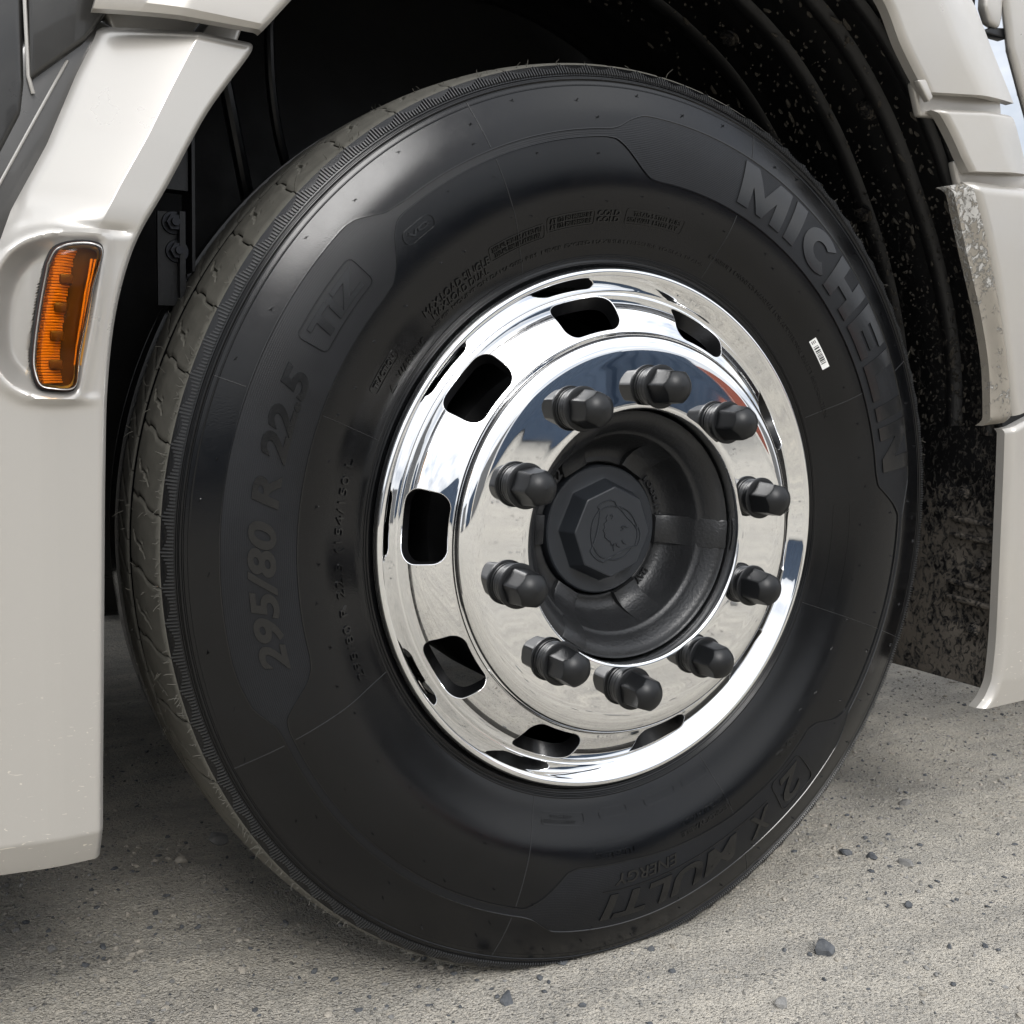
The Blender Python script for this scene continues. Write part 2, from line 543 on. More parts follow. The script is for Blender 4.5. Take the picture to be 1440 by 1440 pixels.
for o in np.linspace(.0300, -.0120, 7): prof.append((crown(o)-.0032, o))
prof += [(.500, -.0135), (.499, -.028), (.5165, -.030)]
for o in np.linspace(-.031, -.074, 5): prof.append((crown(o), o))
prof += [(.500, -.0755), (.499, -.091), (.513, -.093)]
for o in np.linspace(-.094, -.1218, 5): prof.append((crown(o), o))
for r in np.linspace(.508, .2905, 24): prof.append((r, -float(SO(np.array(r)))))
prof = np.array(prof)
NT = 720
th = np.linspace(0, 2*np.pi, NT, endpoint=False)
tv = np.stack([prof[None, :, 0]*np.cos(th)[:, None], np.broadcast_to(-prof[None, :, 1], (NT, len(prof))), prof[None, :, 0]*np.sin(th)[:, None]], -1).reshape(-1, 3)
tyre = obj('tyre', mesh('tyre', squash(tv), grid_faces(NT, len(prof), True), M['rubber'], True, 50), wheel)
tyre['label'] = 'black truck tyre with raised lettering and dusty tread edge'

# ---- raised plate that runs round the sidewall: narrow band widening into three lettered fields
KI = [(-207.5, .4315), (-200, .388), (-161.4-0, .398)]
inner_k = [(-171.6-0, .388)]
pin = [(-107.1,.4295),(-104.6,.4174),(-100.5,.3867),(-98.2,.382),(-88,.382),(-76,.388),(-64.8,.3935),(-52.3,.394),(-42.2,.390),(-40,.3966),(-37.1,.4213),(-34.9,.4312),
       (1.2,.4305),(3.2,.420),(7.0,.392),(9.5,.389),(86.5,.389),(88.9,.3905),(90.5,.399),(93.6,.4215),(95.1,.4295),(97,.4312),
       (131,.4312),(132.4,.430),(134,.4212),(136.5,.3995),(138.6,.390),(141,.388),(195,.388),(196.8,.390),(198.6,.398),(200.8,.4187),(202,.4285),(203.5,.4305)]
pout = [(-107,.4405),(-105,.4432),(-101.6,.4557),(-99,.4565),(-49,.4585),(-46,.4575),(-40,.456),(-37,.449),(-34.5,.4405),
        (1,.4405),(3.2,.4445),(7.2,.4535),(9,.4545),(30,.4575),(86,.459),(90,.459),(92.3,.4526),(94.5,.4435),(96,.441),
        (129.5,.441),(133,.4445),(136.4,.4591),(138,.4615),(193,.4615),(195.5,.4602),(198.9,.4561),(202.4,.442),(204,.4405)]
def cyc(keys, q):
    k = np.array(sorted(keys)); x = np.concatenate([k[:, 0]-360, k[:, 0], k[:, 0]+360]); y = np.tile(k[:, 1], 3)
    return np.interp(q, x, y)
NP_ = 1440
pt = np.linspace(0, 360, NP_, endpoint=False)
ri = cyc(pin, pt); ro = cyc(pout, pt)
ker = np.hanning(9); ker /= ker.sum()
ri = np.convolve(np.tile(ri, 3), ker, 'same')[NP_:2*NP_]; ro = np.convolve(np.tile(ro, 3), ker, 'same')[NP_:2*NP_]
tt = np.concatenate([[0], np.linspace(0, 1, 15), [1]])
edge = .0016
cols = []
hh = [-.0008, .0017, .0017, .0009]
K = 12
rr_list = [ri, ri+.0004, ri+.0013, ri+.0018] + [ri+.0018+(ro-ri-.0036)*k/K for k in range(1, K)] + [ro-.0018, ro-.0013, ro-.0004, ro]
hl = [-.0008, .0016, .0016, .0008] + [.0008]*(K-1) + [.0008, .0016, .0016, -.0008]
pv = np.stack([surf(pt, rr_, h_) for rr_, h_ in zip(rr_list, hl)], 1).reshape(-1, 3)
obj('sidewall_plate', mesh('sidewall_plate', pv, grid_faces(NP_, len(hl), True), [M['rubber_plate'], M['rubber_gloss']], True, 28, None, np.tile([1 if (c < 3 or c >= len(hl)-4) else 0 for c in range(len(hl)-1)], NP_)), wheel)

# ---- lettering: text outlines wrapped on to the sidewall
def text_mesh_data(body, bold=0.0, shear=0.0, spacing=1.0, cell=None):
    cu = bpy.data.curves.new('text', 'FONT')
    cu.body = body
    cu.size = 1.0
    cu.offset = bold
    cu.shear = shear
    cu.space_character = spacing
    cu.extrude = .5
    cu.resolution_u = 4
    ob = bpy.data.objects.new('text', cu)
    COL.objects.link(ob)
    bpy.context.view_layer.update()
    dg = bpy.context.evaluated_depsgraph_get()
    me = bpy.data.meshes.new_from_object(ob.evaluated_get(dg))
    bm = bmesh.new(); bm.from_mesh(me)
    bpy.data.objects.remove(ob); bpy.data.curves.remove(cu); bpy.data.meshes.remove(me)
    bmesh.ops.remove_doubles(bm, verts=bm.verts[:], dist=1e-5)
    return bm

def letter(name, body, t0, t1, r0, r1, h0=.0006, h1=.0022, bold=0.0, shear=0.0, spacing=1.0, mat='rubber_gloss', cut=True, label=None):
    """text running clockwise from angle t0 to t1 between radii r0 (foot) and r1 (head)"""
    bm = text_mesh_data(body, bold, shear, spacing) if isinstance(body, str) else body
    xs = [v.co.x for v in bm.verts]; ys = [v.co.y for v in bm.verts]
    x0, x1, y0, y1 = min(xs), max(xs), min(ys), max(ys)
    if cut:
        nx = max(2, int(abs(t0-t1)/.8)); ny = max(2, int((r1-r0)/.004))
        for i in range(1, nx):
            bmesh.ops.bisect_plane(bm, geom=bm.verts[:]+bm.edges[:]+bm.faces[:], plane_co=(x0+(x1-x0)*i/nx, 0, 0), plane_no=(1, 0, 0))
        for i in range(1, ny):
            bmesh.ops.bisect_plane(bm, geom=bm.verts[:]+bm.edges[:]+bm.faces[:], plane_co=(0, y0+(y1-y0)*i/ny, 0), plane_no=(0, 1, 0))
    co = np.array([v.co[:] for v in bm.verts])
    u = (co[:, 0]-x0)/(x1-x0); v = (co[:, 1]-y0)/(y1-y0); k = co[:, 2]+.5
    P = surf(t0+(t1-t0)*u, r0+(r1-r0)*v, h0+(h1-h0)*k)
    for vv, q in zip(bm.verts, P): vv.co = q
    me = bpy.data.meshes.new(name); bm.to_mesh(me); bm.free()
    me.materials.append(M[mat])
    me.shade_smooth(); me.set_sharp_from_angle(angle=RAD(25))
    o = obj(name, me, wheel)
    if label: o['label'] = label
    return o

def outline(name, pts, width=.0011, h0=-.0004, h1=.0012, closed=True, mat='rubber_gloss', base=.0008):
    """a raised line through (angle, radius) points"""
    p = np.array(pts, float)
    if closed: p = np.vstack([p, p[:1]])
    q = []
    for a, b in zip(p[:-1], p[1:]):
        n_ = max(1, int(np.hypot((b[0]-a[0])*.0075, b[1]-a[1])/.004))
        q += [a+(b-a)*i/n_ for i in range(n_)]
    q.append(p[-1]); q = np.array(q)
    c = np.stack([np.radians(q[:, 0])*.42, q[:, 1]], 1)
    t_ = np.gradient(c, axis=0); t_ /= np.linalg.norm(t_, axis=1)[:, None]+1e-12
    n_ = np.stack([-t_[:, 1], t_[:, 0]], 1)
    rows = []
    for s_, h_ in ((-.5, h0), (-.3, h1), (.3, h1), (.5, h0)):
        d = c+n_*width*s_
        rows.append(surf(np.degrees(d[:, 0]/.42), d[:, 1], h_+base))
    v = np.stack(rows, 1).reshape(-1, 3)
    return obj(name, mesh(name, v, grid_faces(len(q), 4), M[mat], True, 25), wheel)

def rrect(t0, t1, r0, r1, cr_=.006, n=5, cut=0.0):
    """rounded rectangle in (angle, radius); angles in degrees"""
    k = np.degrees(cr_/.42); P = []
    for (tc_, rc_, a0) in ((t1-k, r1-cr_, 0), (t0+k, r1-cr_, 90), (t0+k, r0+cr_, 180), (t1-k, r0+cr_, 270)):
        for a in np.radians(np.linspace(a0, a0+90, n)):
            P.append((tc_+k*math.cos(a), rc_+cr_*math.sin(a)))
    return P

GLY = {  # heavy block letters, unit height
 'M': [(0,0),(.34,0),(.34,.52),(.62,0),(.80,0),(1.08,.52),(1.08,0),(1.42,0),(1.42,1),(1.03,1),(.71,.44),(.39,1),(0,1)],
 'I': [(0,0),(.36,0),(.36,1),(0,1)],
 'H': [(0,0),(.36,0),(.36,.36),(.78,.36),(.78,0),(1.14,0),(1.14,1),(.78,1),(.78,.63),(.36,.63),(.36,1),(0,1)],
 'E': [(0,0),(1.0,0),(1.0,.26),(.36,.26),(.36,.38),(.92,.38),(.92,.62),(.36,.62),(.36,.74),(1.0,.74),(1.0,1),(0,1)],
 'L': [(0,0),(.98,0),(.98,.27),(.36,.27),(.36,1),(0,1)],
 'N': [(0,0),(.34,0),(.34,.56),(.82,0),(1.16,0),(1.16,1),(.82,1),(.82,.44),(.34,1),(0,1)],
 'C': [(.60+.60*math.cos(RAD(a)), .5+.5*math.sin(RAD(a))) for a in range(48, 313, 12)]+[(.60+.26*math.cos(RAD(a)), .5+.22*math.sin(RAD(a))) for a in range(312, 47, -12)]}
def block_bm(word, gap=.17):
    bm = bmesh.new(); x = 0
    for ch in word:
        g = GLY[ch]; wch = max(p[0] for p in g)
        fc = bm.faces.new([bm.verts.new((x+p[0], p[1], -.5)) for p in g])
        r = bmesh.ops.extrude_face_region(bm, geom=[fc])
        for e in r['geom']:
            if isinstance(e, bmesh.types.BMVert): e.co.z += 1
        x += wch+gap
    bmesh.ops.triangulate(bm, faces=bm.faces[:])
    return bm
letter('brand_lettering', block_bm('MICHELIN'), 71.3, 9.4, .4010, .4520, label='large raised brand lettering on the upper right sidewall')
letter('size_lettering', '295/80 R 22.5', 195.6, 155.6, .4095, .4365, bold=.032, shear=.22, label='large raised tyre size lettering on the left sidewall')
letter('badge_lettering', 'TiZ', 151.2, 141.2, .4125, .4345, bold=.04, shear=.1)
outline('badge_frame', rrect(140.4, 152.4, .4075, .4395))
letter('model_lettering', 'X', -57.0, -62.6, .4165, .4455, bold=.02, shear=.25)
letter('model_lettering', 'MULTI', -65.0, -93.8, .4165, .4455, bold=.032, shear=.25, spacing=1.05)
letter('model_lettering', 'ENERGY', -78.0, -91.2, .3945, .4075, bold=.012, shear=.2)
outline('underline', [(-57, .4125), (-93.5, .4125)], closed=False)
outline('badge_frame', rrect(-55.0, -46.9, .399, .4465, .008))
letter('badge_lettering', '2', -47.9, -54.0, .404, .441, bold=.02, shear=.3)
letter('badge_lettering', 'VO', 132.5, 128.9, .4085, .4140, h0=-.0004, h1=.0014, bold=.02)
outline('badge_frame', rrect(127.9, 133.4, .4040, .4185, .007), base=0)
letter('small_lettering', '295/80 R 22.5 (154/150 L', 203, 165.0, .3350, .3465, h0=-.0004, h1=.0014, spacing=1.1, cut=True)
letter('small_lettering', 'MAX.LOAD SINGLE', 137.6, 122.0, .3395, .3475, h0=-.0003, h1=.0014)
letter('small_lettering', 'MAX.LOAD DUAL', 136.4, 122.6, .3305, .3375, h0=-.0003, h1=.0013)
letter('small_lettering', 'COLD', 98.6, 94.0, .3520, .3570, h0=-.0003, h1=.0014)
letter('small_lettering', 'COLD', 98.6, 94.0, .3455, .3505, h0=-.0003, h1=.0014)
letter('small_lettering', '3550 KG 7830 LBS AT 850 KPA', 121.0, 110.2, .3475, .3520, h0=-.0003, h1=.0013)
letter('small_lettering', '3350 KG 7390 LBS AT 850 KPA', 120.6, 110.6, .3415, .3460, h0=-.0003, h1=.0013)
outline('text_frame', rrect(109.8, 121.6, .3398, .3540, .003), base=0, width=.0008, h1=.0007)
letter('small_lettering', 'AT 123 PSI PRESSURE', 108.6, 99.8, .3515, .3560, h0=-.0003, h1=.0013)
letter('small_lettering', 'AT 123 PSI PRESSURE', 108.6, 99.8, .3455, .3500, h0=-.0003, h1=.0013)
outline('text_frame', rrect(99.3, 109.2, .3435, .3580, .003), base=0, width=.0008, h1=.0007)
letter('small_lettering', 'TREAD 5 STEEL PLIES', 91.0, 80.5, .3520, .3565, h0=-.0003, h1=.0013)
letter('small_lettering', 'SIDEWALL 1 STEEL PLY', 92.0, 80.8, .3460, .3505, h0=-.0003, h1=.0013)
outline('text_frame', rrect(79.8, 92.6, .3437, .3590, .003), base=0, width=.0008, h1=.0007)
letter('small_lettering', "CONSULT OWNER'S MANUAL FOR ADDITIONAL SAFETY INFORMATION", 71.2, 23.6, .3345, .3395, h0=-.0003, h1=.0013)
letter('small_lettering', "NEVER MOUNT ON DAMAGED RIM  NEVER EXCEED MAXIMUM PRESSURE TO SEAT BEADS", 137.5, 71.5, .3235, .3272, h0=-.0003, h1=.0010)
letter('small_lettering', 'WARNING', 148.6, 140.0, .3205, .3280, h0=-.0003, h1=.0014)
outline('warning_triangle', [(151.6, .3205), (149.8, .3205), (150.7, .3285)], base=0, width=.0009, h1=.0008)
letter('small_lettering', 'TRACTION', 152.8, 146.4, .3405, .3470, h0=-.0003, h1=.0014)
outline('text_frame', rrect(145.6, 153.6, .3382, .3493, .004), base=0, width=.0008, h1=.0007)
letter('small_lettering', 'TUBELESS', -85.8, -94.6, .3690, .3760, h0=-.0003, h1=.0014)
letter('small_lettering', 'REGROOVABLE', -63.8, -75.8, .3760, .3820, h0=-.0003, h1=.0014)
letter('small_lettering', 'RESCULPTABLE', -64.2, -75.6, .3645, .3705, h0=-.0003, h1=.0014)
letter('small_lettering', 'RADIAL', -43.8, -50.4, .3760, .3825, h0=-.0003, h1=.0014)
letter('small_lettering', 'REGOMMABLE', -88.0, -95.2, .3560, .3605, h0=-.0003, h1=.0007)
for a, b in ((-92.8, -86.0), (-81.4, -73.6), (-71.4, -64.8)):
    outline('text_frame', rrect(a, b, .3245, .3345, .0049), base=0, width=.0009, h1=.0008)
outline('text_frame', rrect(-106.6, -96.6, .3265, .3395, .004), base=0, width=.0009, h1=.0008)
letter('small_lettering', '0031234902020', -98.6, -106.0, .3335, .3375, h0=-.0003, h1=.0013)
letter('small_lettering', '0019555', -99.4, -104.6, .3285, .3325, h0=-.0003, h1=.0013)
outline('text_frame', rrect(-19.0, 4.2, .3330, .3530, .006), base=0, width=.0008, h1=.0006)

# ---- mould seams every 45 degrees
for k, a in enumerate((115.3, 160.3, -154.9, -108.8, 70.1, 25.4, -19.2, -64.2)):
    segs = [(.3135, float(cyc(pin, a))-.001), (float(cyc(pout, a))+.001, .4905)]
    for r0, r1 in segs:
        q = np.linspace(r0, r1, 18)
        rows = [surf(a+da, q, h_) for da, h_ in ((-.075, -.0003), (-.03, .0006), (.03, .0006), (.075, -.0003))]
        obj('mould_seam', mesh('mould_seam', np.stack(rows, 1).reshape(-1, 3), grid_faces(18, 4), M['rubber_worn'], True, 25), wheel)

# ---- fine serration below the tread edge
mb = MB()
NTEETH = 960
for i in range(NTEETH):
    a = 360.0*i/NTEETH
    rt = .5040+.0058*(1-abs(math.sin(math.pi*(a-157.2)/3.75)))
    q = np.array([.4985, .4992, .502, rt-.0004, rt])
    hq = np.array([-.0003, .0017, .0017, .0017, -.0003])
    wd = .105
    rows = [surf(a-wd, q, -.0003), surf(a-wd*.7, q, hq), surf(a+wd*.7, q, hq), surf(a+wd, q, -.0003)]
    mb.add(np.stack(rows, 1).reshape(-1, 3), grid_faces(5, 4))
o = mb.build('shoulder_serration', M['rubber_worn'], wheel, True, 25)
o['kind'] = 'stuff'

# ---- tread blocks: outer rib (48) and the next rib (96), parted by wavy sipes
def block(name, tc_, o0, o1, pitch, mark, mat, gap=.0018, seed=0):
    nu, nv = (26, 30) if mark else (10, 16)
    us = np.linspace(0, 1, nu); vs = np.linspace(0, 1, nv)
    V = np.zeros((nu, nv, 3)); U, W = np.meshgrid(us, vs, indexing='ij')
    oo = o0+(o1-o0)*W
    def sipe(w_):       # wavy sipe line, in degrees
        base = 2.0*(w_-.5) if mark else 3.6*(w_-.5)
        zz = .42*np.tanh(6*np.sin(2*np.pi*(w_*1.5+.12))) if mark else .30*np.sin(2*np.pi*(w_*3.0+.2))
        return base+zz*.55*np.sin(np.pi*np.clip(w_, 0, 1))**.5
    half = pitch/2-np.degrees(gap/2/.514)
    TH = tc_+sipe(W)+half*(2*U-1)
    top = crown(oo)
    e = np.minimum(np.minimum(U, 1-U)*pitch*.0089, np.minimum(W, 1-W)*abs(o1-o0))
    top = top-.0012*np.clip(1-e/.0016, 0, 1)**2
    if mark:
        du = (U-.5)*pitch; s_ = (oo-.049)/.0728
        # L-shaped wear slot with its dot
        leg1 = (np.abs(oo-(.060+.007*(du+.3))) < .0014) & (du > -.3) & (du < 1.05)
        leg2 = (np.abs(du-(1.0+.45*(oo-.068)/.033)) < .17) & (oo > .067) & (oo < .096)
        dot = ((du-.55)/.2)**2+((oo-.088)/.0028)**2 < 1
        top = top-.0022*(leg1 | leg2)-.0016*dot
    R_ = top
    grid = np.stack([R_*np.cos(np.radians(TH)), -oo, R_*np.sin(np.radians(TH))], -1)
    v = grid.reshape(-1, 3)
    f = grid_faces(nu, nv)
    # skirt down to the carcass
    loop = [(i, 0) for i in range(nu)]+[(nu-1, j) for j in range(1, nv)]+[(i, nv-1) for i in range(nu-2, -1, -1)]+[(0, j) for j in range(nv-2, 0, -1)]
    idx = [i*nv+j for i, j in loop]
    low = []
    for i, j in loop:
        r_ = crown(oo[i, j])-.0052
        low.append((r_*math.cos(math.radians(TH[i, j])), -oo[i, j]-(.0013 if j == nv-1 and mark else 0), r_*math.sin(math.radians(TH[i, j]))))
    n0 = len(v); v = np.vstack([v, np.array(low)])
    fs = f.tolist()
    for k in range(len(idx)):
        k2 = (k+1) % len(idx)
        fs.append((idx[k], idx[k2], n0+k2, n0+k))
    return v, fs

def rot_y(v, deg):
    a = math.radians(deg); c, s = math.cos(a), math.sin(a)
    v = np.asarray(v); q = v.copy()
    q[:, 0] = c*v[:, 0]-s*v[:, 2]; q[:, 2] = s*v[:, 0]+c*v[:, 2]
    return q

def ring_of_blocks(n, o0, o1, mark, mat, phase):
    pitch = 360.0/n
    v0, f0 = block('tread_block', 0.0, o0, o1, pitch, mark, mat)
    shared = mesh('tread_block', v0, f0, M[mat], True, 30)
    for i in range(n):
        a = phase+pitch*i
        aa = (a+180) % 360-180
        if -118 < aa < -62:
            q = squash(rot_y(v0, a))
            o = obj('tread_block', mesh('tread_block', q, f0, M[mat], True, 30), wheel)
        else:
            o = obj('tread_block', shared, wheel)
            o.rotation_euler = (0, -math.radians(a), 0)
ring_of_blocks(48, .0490, .1216, True, 'rubber_dust', 163.75)
ring_of_blocks(96, -.0120, .0300, False, 'rubber_dust2', 161.0)

# ---- rubber hairs along the tread edge, and moulding nibs over the sidewall
mb = MB()
for i in range(420):
    a = rng.uniform(0, 360)
    if i < 300:
        a = rng.choice([rng.uniform(150, 260), rng.uniform(100, 260), rng.uniform(150, 300)])
    oo = .1205+rng.normal()*.0015 if rng.random() < .75 else rng.uniform(-.01, .1)
    ln = rng.uniform(.002, .0065) if rng.random() < .8 else rng.uniform(.006, .012)
    r = crown(oo)-.0005
    d = np.array([rng.normal()*.5, -rng.uniform(-.2, .9), 1.0+rng.normal()*.3]); d /= np.linalg.norm(d)
    rad = np.array([math.cos(RAD(a)), 0, math.sin(RAD(a))]); tan = np.array([-math.sin(RAD(a)), 0, math.cos(RAD(a))])
    D = rad*d[2]+tan*d[0]+np.array([0, 1, 0])*d[1]
    p0 = np.array([r*math.cos(RAD(a)), -oo, r*math.sin(RAD(a))])
    bend = tan*rng.normal()*.3+np.array([0, -1, 0])*rng.normal()*.3
    pts = [p0+D*ln*s+bend*ln*s*s for s in (0, .5, 1)]
    if pts[-1][2] < -.488: continue
    mb.tube(pts, [.00035, .00032, .0002], 4)
o = mb.build('rubber_hair', M['rubber_dust'], wheel, True, 60); o['kind'] = 'stuff'
mb = MB()
for r0 in (.366, .372, .415, .424, .452, .470, .479):
    n_ = 26 if r0 < .4 else 22
    for i in range(n_):
        a = 360*i/n_+rng.normal()*1.2+r0*911
        if cyc(pin, a)-.003 < r0 < cyc(pout, a)+.003: continue
        p0 = surf([a], [r0], -.0003)[0]; p1 = surf([a+rng.normal()*.1], [r0+rng.normal()*.0006], rng.uniform(.0016, .0034))[0]
        mb.tube([p0, (p0+p1)/2, p1], [.0007, .0006, .0005], 5)
        q0 = surf([a-.28], [r0-.0008], .0001)[0]; q1 = surf([a+.28], [r0+.0010], .0001)[0]
        mb.tube([q0, (q0+q1)/2, q1], [.0003, .0004, .0003], 4)
o = mb.build('moulding_nib', M['rubber'], wheel, True, 60); o['kind'] = 'stuff'

# ---- barcode sticker
def patch(t0, t1, r0, r1, h, nx=8, ny=3):
    a, b = np.meshgrid(np.linspace(t0, t1, nx), np.linspace(r0, r1, ny), indexing='ij')
    return surf(a.ravel(), b.ravel(), h), grid_faces(nx, ny)
M['white'] = simple('white_label', (.78, .78, .76), .5)
M['black'] = simple('black_ink', (.015, .015, .015), .5)
v, f = patch(40.6, 33.7, .3500, .3588, .0006)
st = obj('barcode_sticker', mesh('barcode_sticker', v, f, M['white']), wheel)
mb = MB(); a = 39.0
while a > 34.7:
    wd = rng.choice([.12, .2, .32])
    v, f = patch(a, a-wd, .3512, .3572, .0009, 2, 2); mb.add(v, f)
    a -= wd+rng.choice([.14, .22, .3])
for k in range(3):
    v, f = patch(40.3, 39.6, .3518+.0019*k, .3526+.0019*k, .0009, 2, 2); mb.add(v, f)
mb.build('barcode_print', M['black'], wheel)

# ------------------------------------------------------------------ rim
ps = catmull([(.2835,.0990),(.2900,.1050),(.2945,.1095),(.2975,.1140),(.2985,.1190),(.2976,.1240),(.2952,.1268),(.2922,.1272),(.2893,.1259),(.2862,.1236),(.2812,.1198),(.2765,.1162),(.2735,.1141),(.2712,.1133),(.2696,.1140),(.2684,.1164)], 7)
pd = catmull([(.2684,.1164),(.2665,.1208),(.2630,.1264),(.2582,.1322),(.2520,.1382),(.2440,.1438),(.2355,.1485),(.2280,.1518)], 10)
pi_ = catmull([(.2280,.1518),(.2265,.1527),(.2255,.1543),(.2246,.1566),(.2232,.1598),(.2206,.1633),(.2164,.1661),(.2105,.1679),(.2030,.1685),(.1900,.1685),(.1750,.1685),(.1600,.1685),(.1490,.1685),(.1460,.1683),(.1441,.1675),(.1430,.1660),(.1426,.1635),(.1426,.1500),(.1426,.1000)], 8)
def pnorm(p):
    t_ = np.gradient(p, axis=0); t_ /= np.linalg.norm(t_, axis=1)[:, None]
    return np.stack([t_[:, 1], -t_[:, 0]], 1)
full = np.vstack([ps, pd[1:], pi_[1:]])
fn = pnorm(full)
n1, n2 = len(ps), len(ps)+len(pd)-1
NS = 24; NR = NS*10
HPH = -4.0                                # hand holes sit at 36k-4 degrees, nuts midway between
def rv(p, n_, thr):
    P = np.stack([p[None, :, 0]*np.cos(thr)[:, None], np.broadcast_to(-p[None, :, 1], (len(thr), len(p))), p[None, :, 0]*np.sin(thr)[:, None]], -1)
    N = np.stack([n_[None, :, 0]*np.cos(thr)[:, None], np.broadcast_to(-n_[None, :, 1], (len(thr), len(p))), n_[None, :, 0]*np.sin(thr)[:, None]], -1)
    return P.reshape(-1, 3), N.reshape(-1, 3)
thr = np.radians(HPH-18+np.arange(NR)*360.0/NR)
RV, RN, RF, RM = [], [], [], []
cnt = 0
for sl in (slice(0, n1), slice(n2-1, len(full))):
    P, N = rv(full[sl], fn[sl], thr)
    RV.append(P); RN.append(N); RF += grid_faces(NR, len(full[sl]), True, cnt).tolist(); cnt += len(P)
RM += [0]*len(RF)
# dome with ten rounded-square hand holes
dp = full[n1-1:n2]; dn = fn[n1-1:n2]
sa = np.concatenate([[0], np.cumsum(np.linalg.norm(np.diff(dp, axis=0), axis=1))]); SL = sa[-1]
def dome(u_deg, s):
    r = np.interp(s, sa, dp[:, 0]); o = np.interp(s, sa, dp[:, 1]); nr = np.interp(s, sa, dn[:, 0]); no = np.interp(s, sa, dn[:, 1])
    k = np.hypot(nr, no); nr, no = nr/k, no/k
    a = np.radians(u_deg)
    return np.stack([r*np.cos(a), -o, r*np.sin(a)], -1), np.stack([nr*np.cos(a), -no, nr*np.sin(a)], -1)
RM_ = .250
NV = 14
bd = [(-18+36*i/NS, 0) for i in range(NS)]+[(18, SL*i/NV) for i in range(NV)]+[(18-36*i/NS, SL) for i in range(NS)]+[(-18, SL-SL*i/NV) for i in range(NV)]
bd = np.array(bd)
ha, hb, hc = .0385, SL/2-.0018, .0165      # half sizes and corner radius of a hole
def hole_side(n, a, b, c):
    """points along one side from corner diagonal to corner diagonal"""
    q = []
    arc = math.pi/4*c; Ltot = 2*(a-c)+2*arc
    for i in range(n):
        d = Ltot*i/n
        if d < arc: al = math.radians(225)+d/c; q.append((-a+c+c*math.cos(al), -b+c+c*math.sin(al)))
        elif d < arc+2*(a-c): q.append((-a+c+d-arc, -b))
        else: al = math.radians(270)+(d-arc-2*(a-c))/c; q.append((a-c+c*math.cos(al), -b+c+c*math.sin(al)))
    return q
s1_ = hole_side(NS, ha, hb, hc); s2_ = hole_side(NV, hb, ha, hc)
hl_ = s1_+[(-y, x) for x, y in s2_]+[(-x, -y) for x, y in s1_]+[(y, -x) for x, y in s2_]
hl_ = np.array(hl_)
hu = np.degrees(hl_[:, 0]/RM_); hs_ = SL/2+hl_[:, 1]
MBD = len(bd)
for k in range(10):
    c0 = HPH+36*k
    KR = 7
    rows_v, rows_n = [], []
    for j in range(KR+1):
        f_ = (j/KR)**.8
        P, N = dome(c0+bd[:, 0]*(1-f_)+hu*f_, bd[:, 1]*(1-f_)+hs_*f_)
        rows_v.append(P); rows_n.append(N)
    # rolled lip then wall into the depth
    P, N = rows_v[-1], rows_n[-1]
    ctr = P.mean(0); inw = ctr-P; inw -= (inw*N).sum(1)[:, None]*N; inw /= np.linalg.norm(inw, axis=1)[:, None]
    mN = N.mean(0); mN /= np.linalg.norm(mN)
    for ang in (30, 60, 90):
        a_ = RAD(ang); rr_ = .0009
        rows_v.append(P+inw*rr_*math.sin(a_)-N*rr_*(1-math.cos(a_)))
        rows_n.append(N*math.cos(a_)+inw*math.sin(a_))
    base_i = cnt
    V_ = np.concatenate(rows_v); N_ = np.concatenate(rows_n); nr_ = len(rows_v)
    RV.append(V_); RN.append(N_)
    for j in range(nr_-1):
        for i in range(MBD):
            i2 = (i+1) % MBD
            RF.append((base_i+j*MBD+i, base_i+j*MBD+i2, base_i+(j+1)*MBD+i2, base_i+(j+1)*MBD+i)); RM.append(0)
    cnt += len(V_)
    Pw = rows_v[-1]
    w1 = Pw-mN*.019+inw*.0008
    RV += [Pw, w1]; RN += [inw, inw]
    for i in range(MBD):
        i2 = (i+1) % MBD
        RF.append((cnt+i, cnt+i2, cnt+MBD+i2, cnt+MBD+i)); RM.append(1)
    cnt += 2*MBD
# inner barrel seen through the holes
pb = np.array([(.2835,.0990),(.2760,.0900),(.2680,.0800),(.2650,.0600),(.2650,-.1000),(.2840,-.1180),(.2970,-.1240)])
P, N = rv(pb, -pnorm(pb), thr)
RV.append(P); RN.append(N); nf = grid_faces(NR, len(pb), True, cnt).tolist(); RF += nf; RM += [1]*len(nf); cnt += len(P)
rim = obj('rim', mesh('rim', np.concatenate(RV), RF, [M['chrome'], M['black_satin']], True, None, np.concatenate(RN), RM), wheel)
rim['label'] = 'mirror-polished aluminium rim with ten hand holes'

# brake drum behind the holes
def revolve(name, prof_, mat, parent, n=128, smooth=40, cap=False):
    a = np.linspace(0, 2*np.pi, n, endpoint=False)
    p_ = np.asarray(prof_)
    P = np.stack([p_[None, :, 0]*np.cos(a)[:, None], np.broadcast_to(-p_[None, :, 1], (n, len(p_))), p_[None, :, 0]*np.sin(a)[:, None]], -1).reshape(-1, 3)
    return obj(name, mesh(name, P, grid_faces(n, len(p_), True), mat, True, smooth), parent)
revolve('brake_drum', [(.02, .055), (.150, .055), (.205, .050), (.213, .040), (.213, -.06), (.21, -.11), (.02, -.115)], M['dark'], wheel)

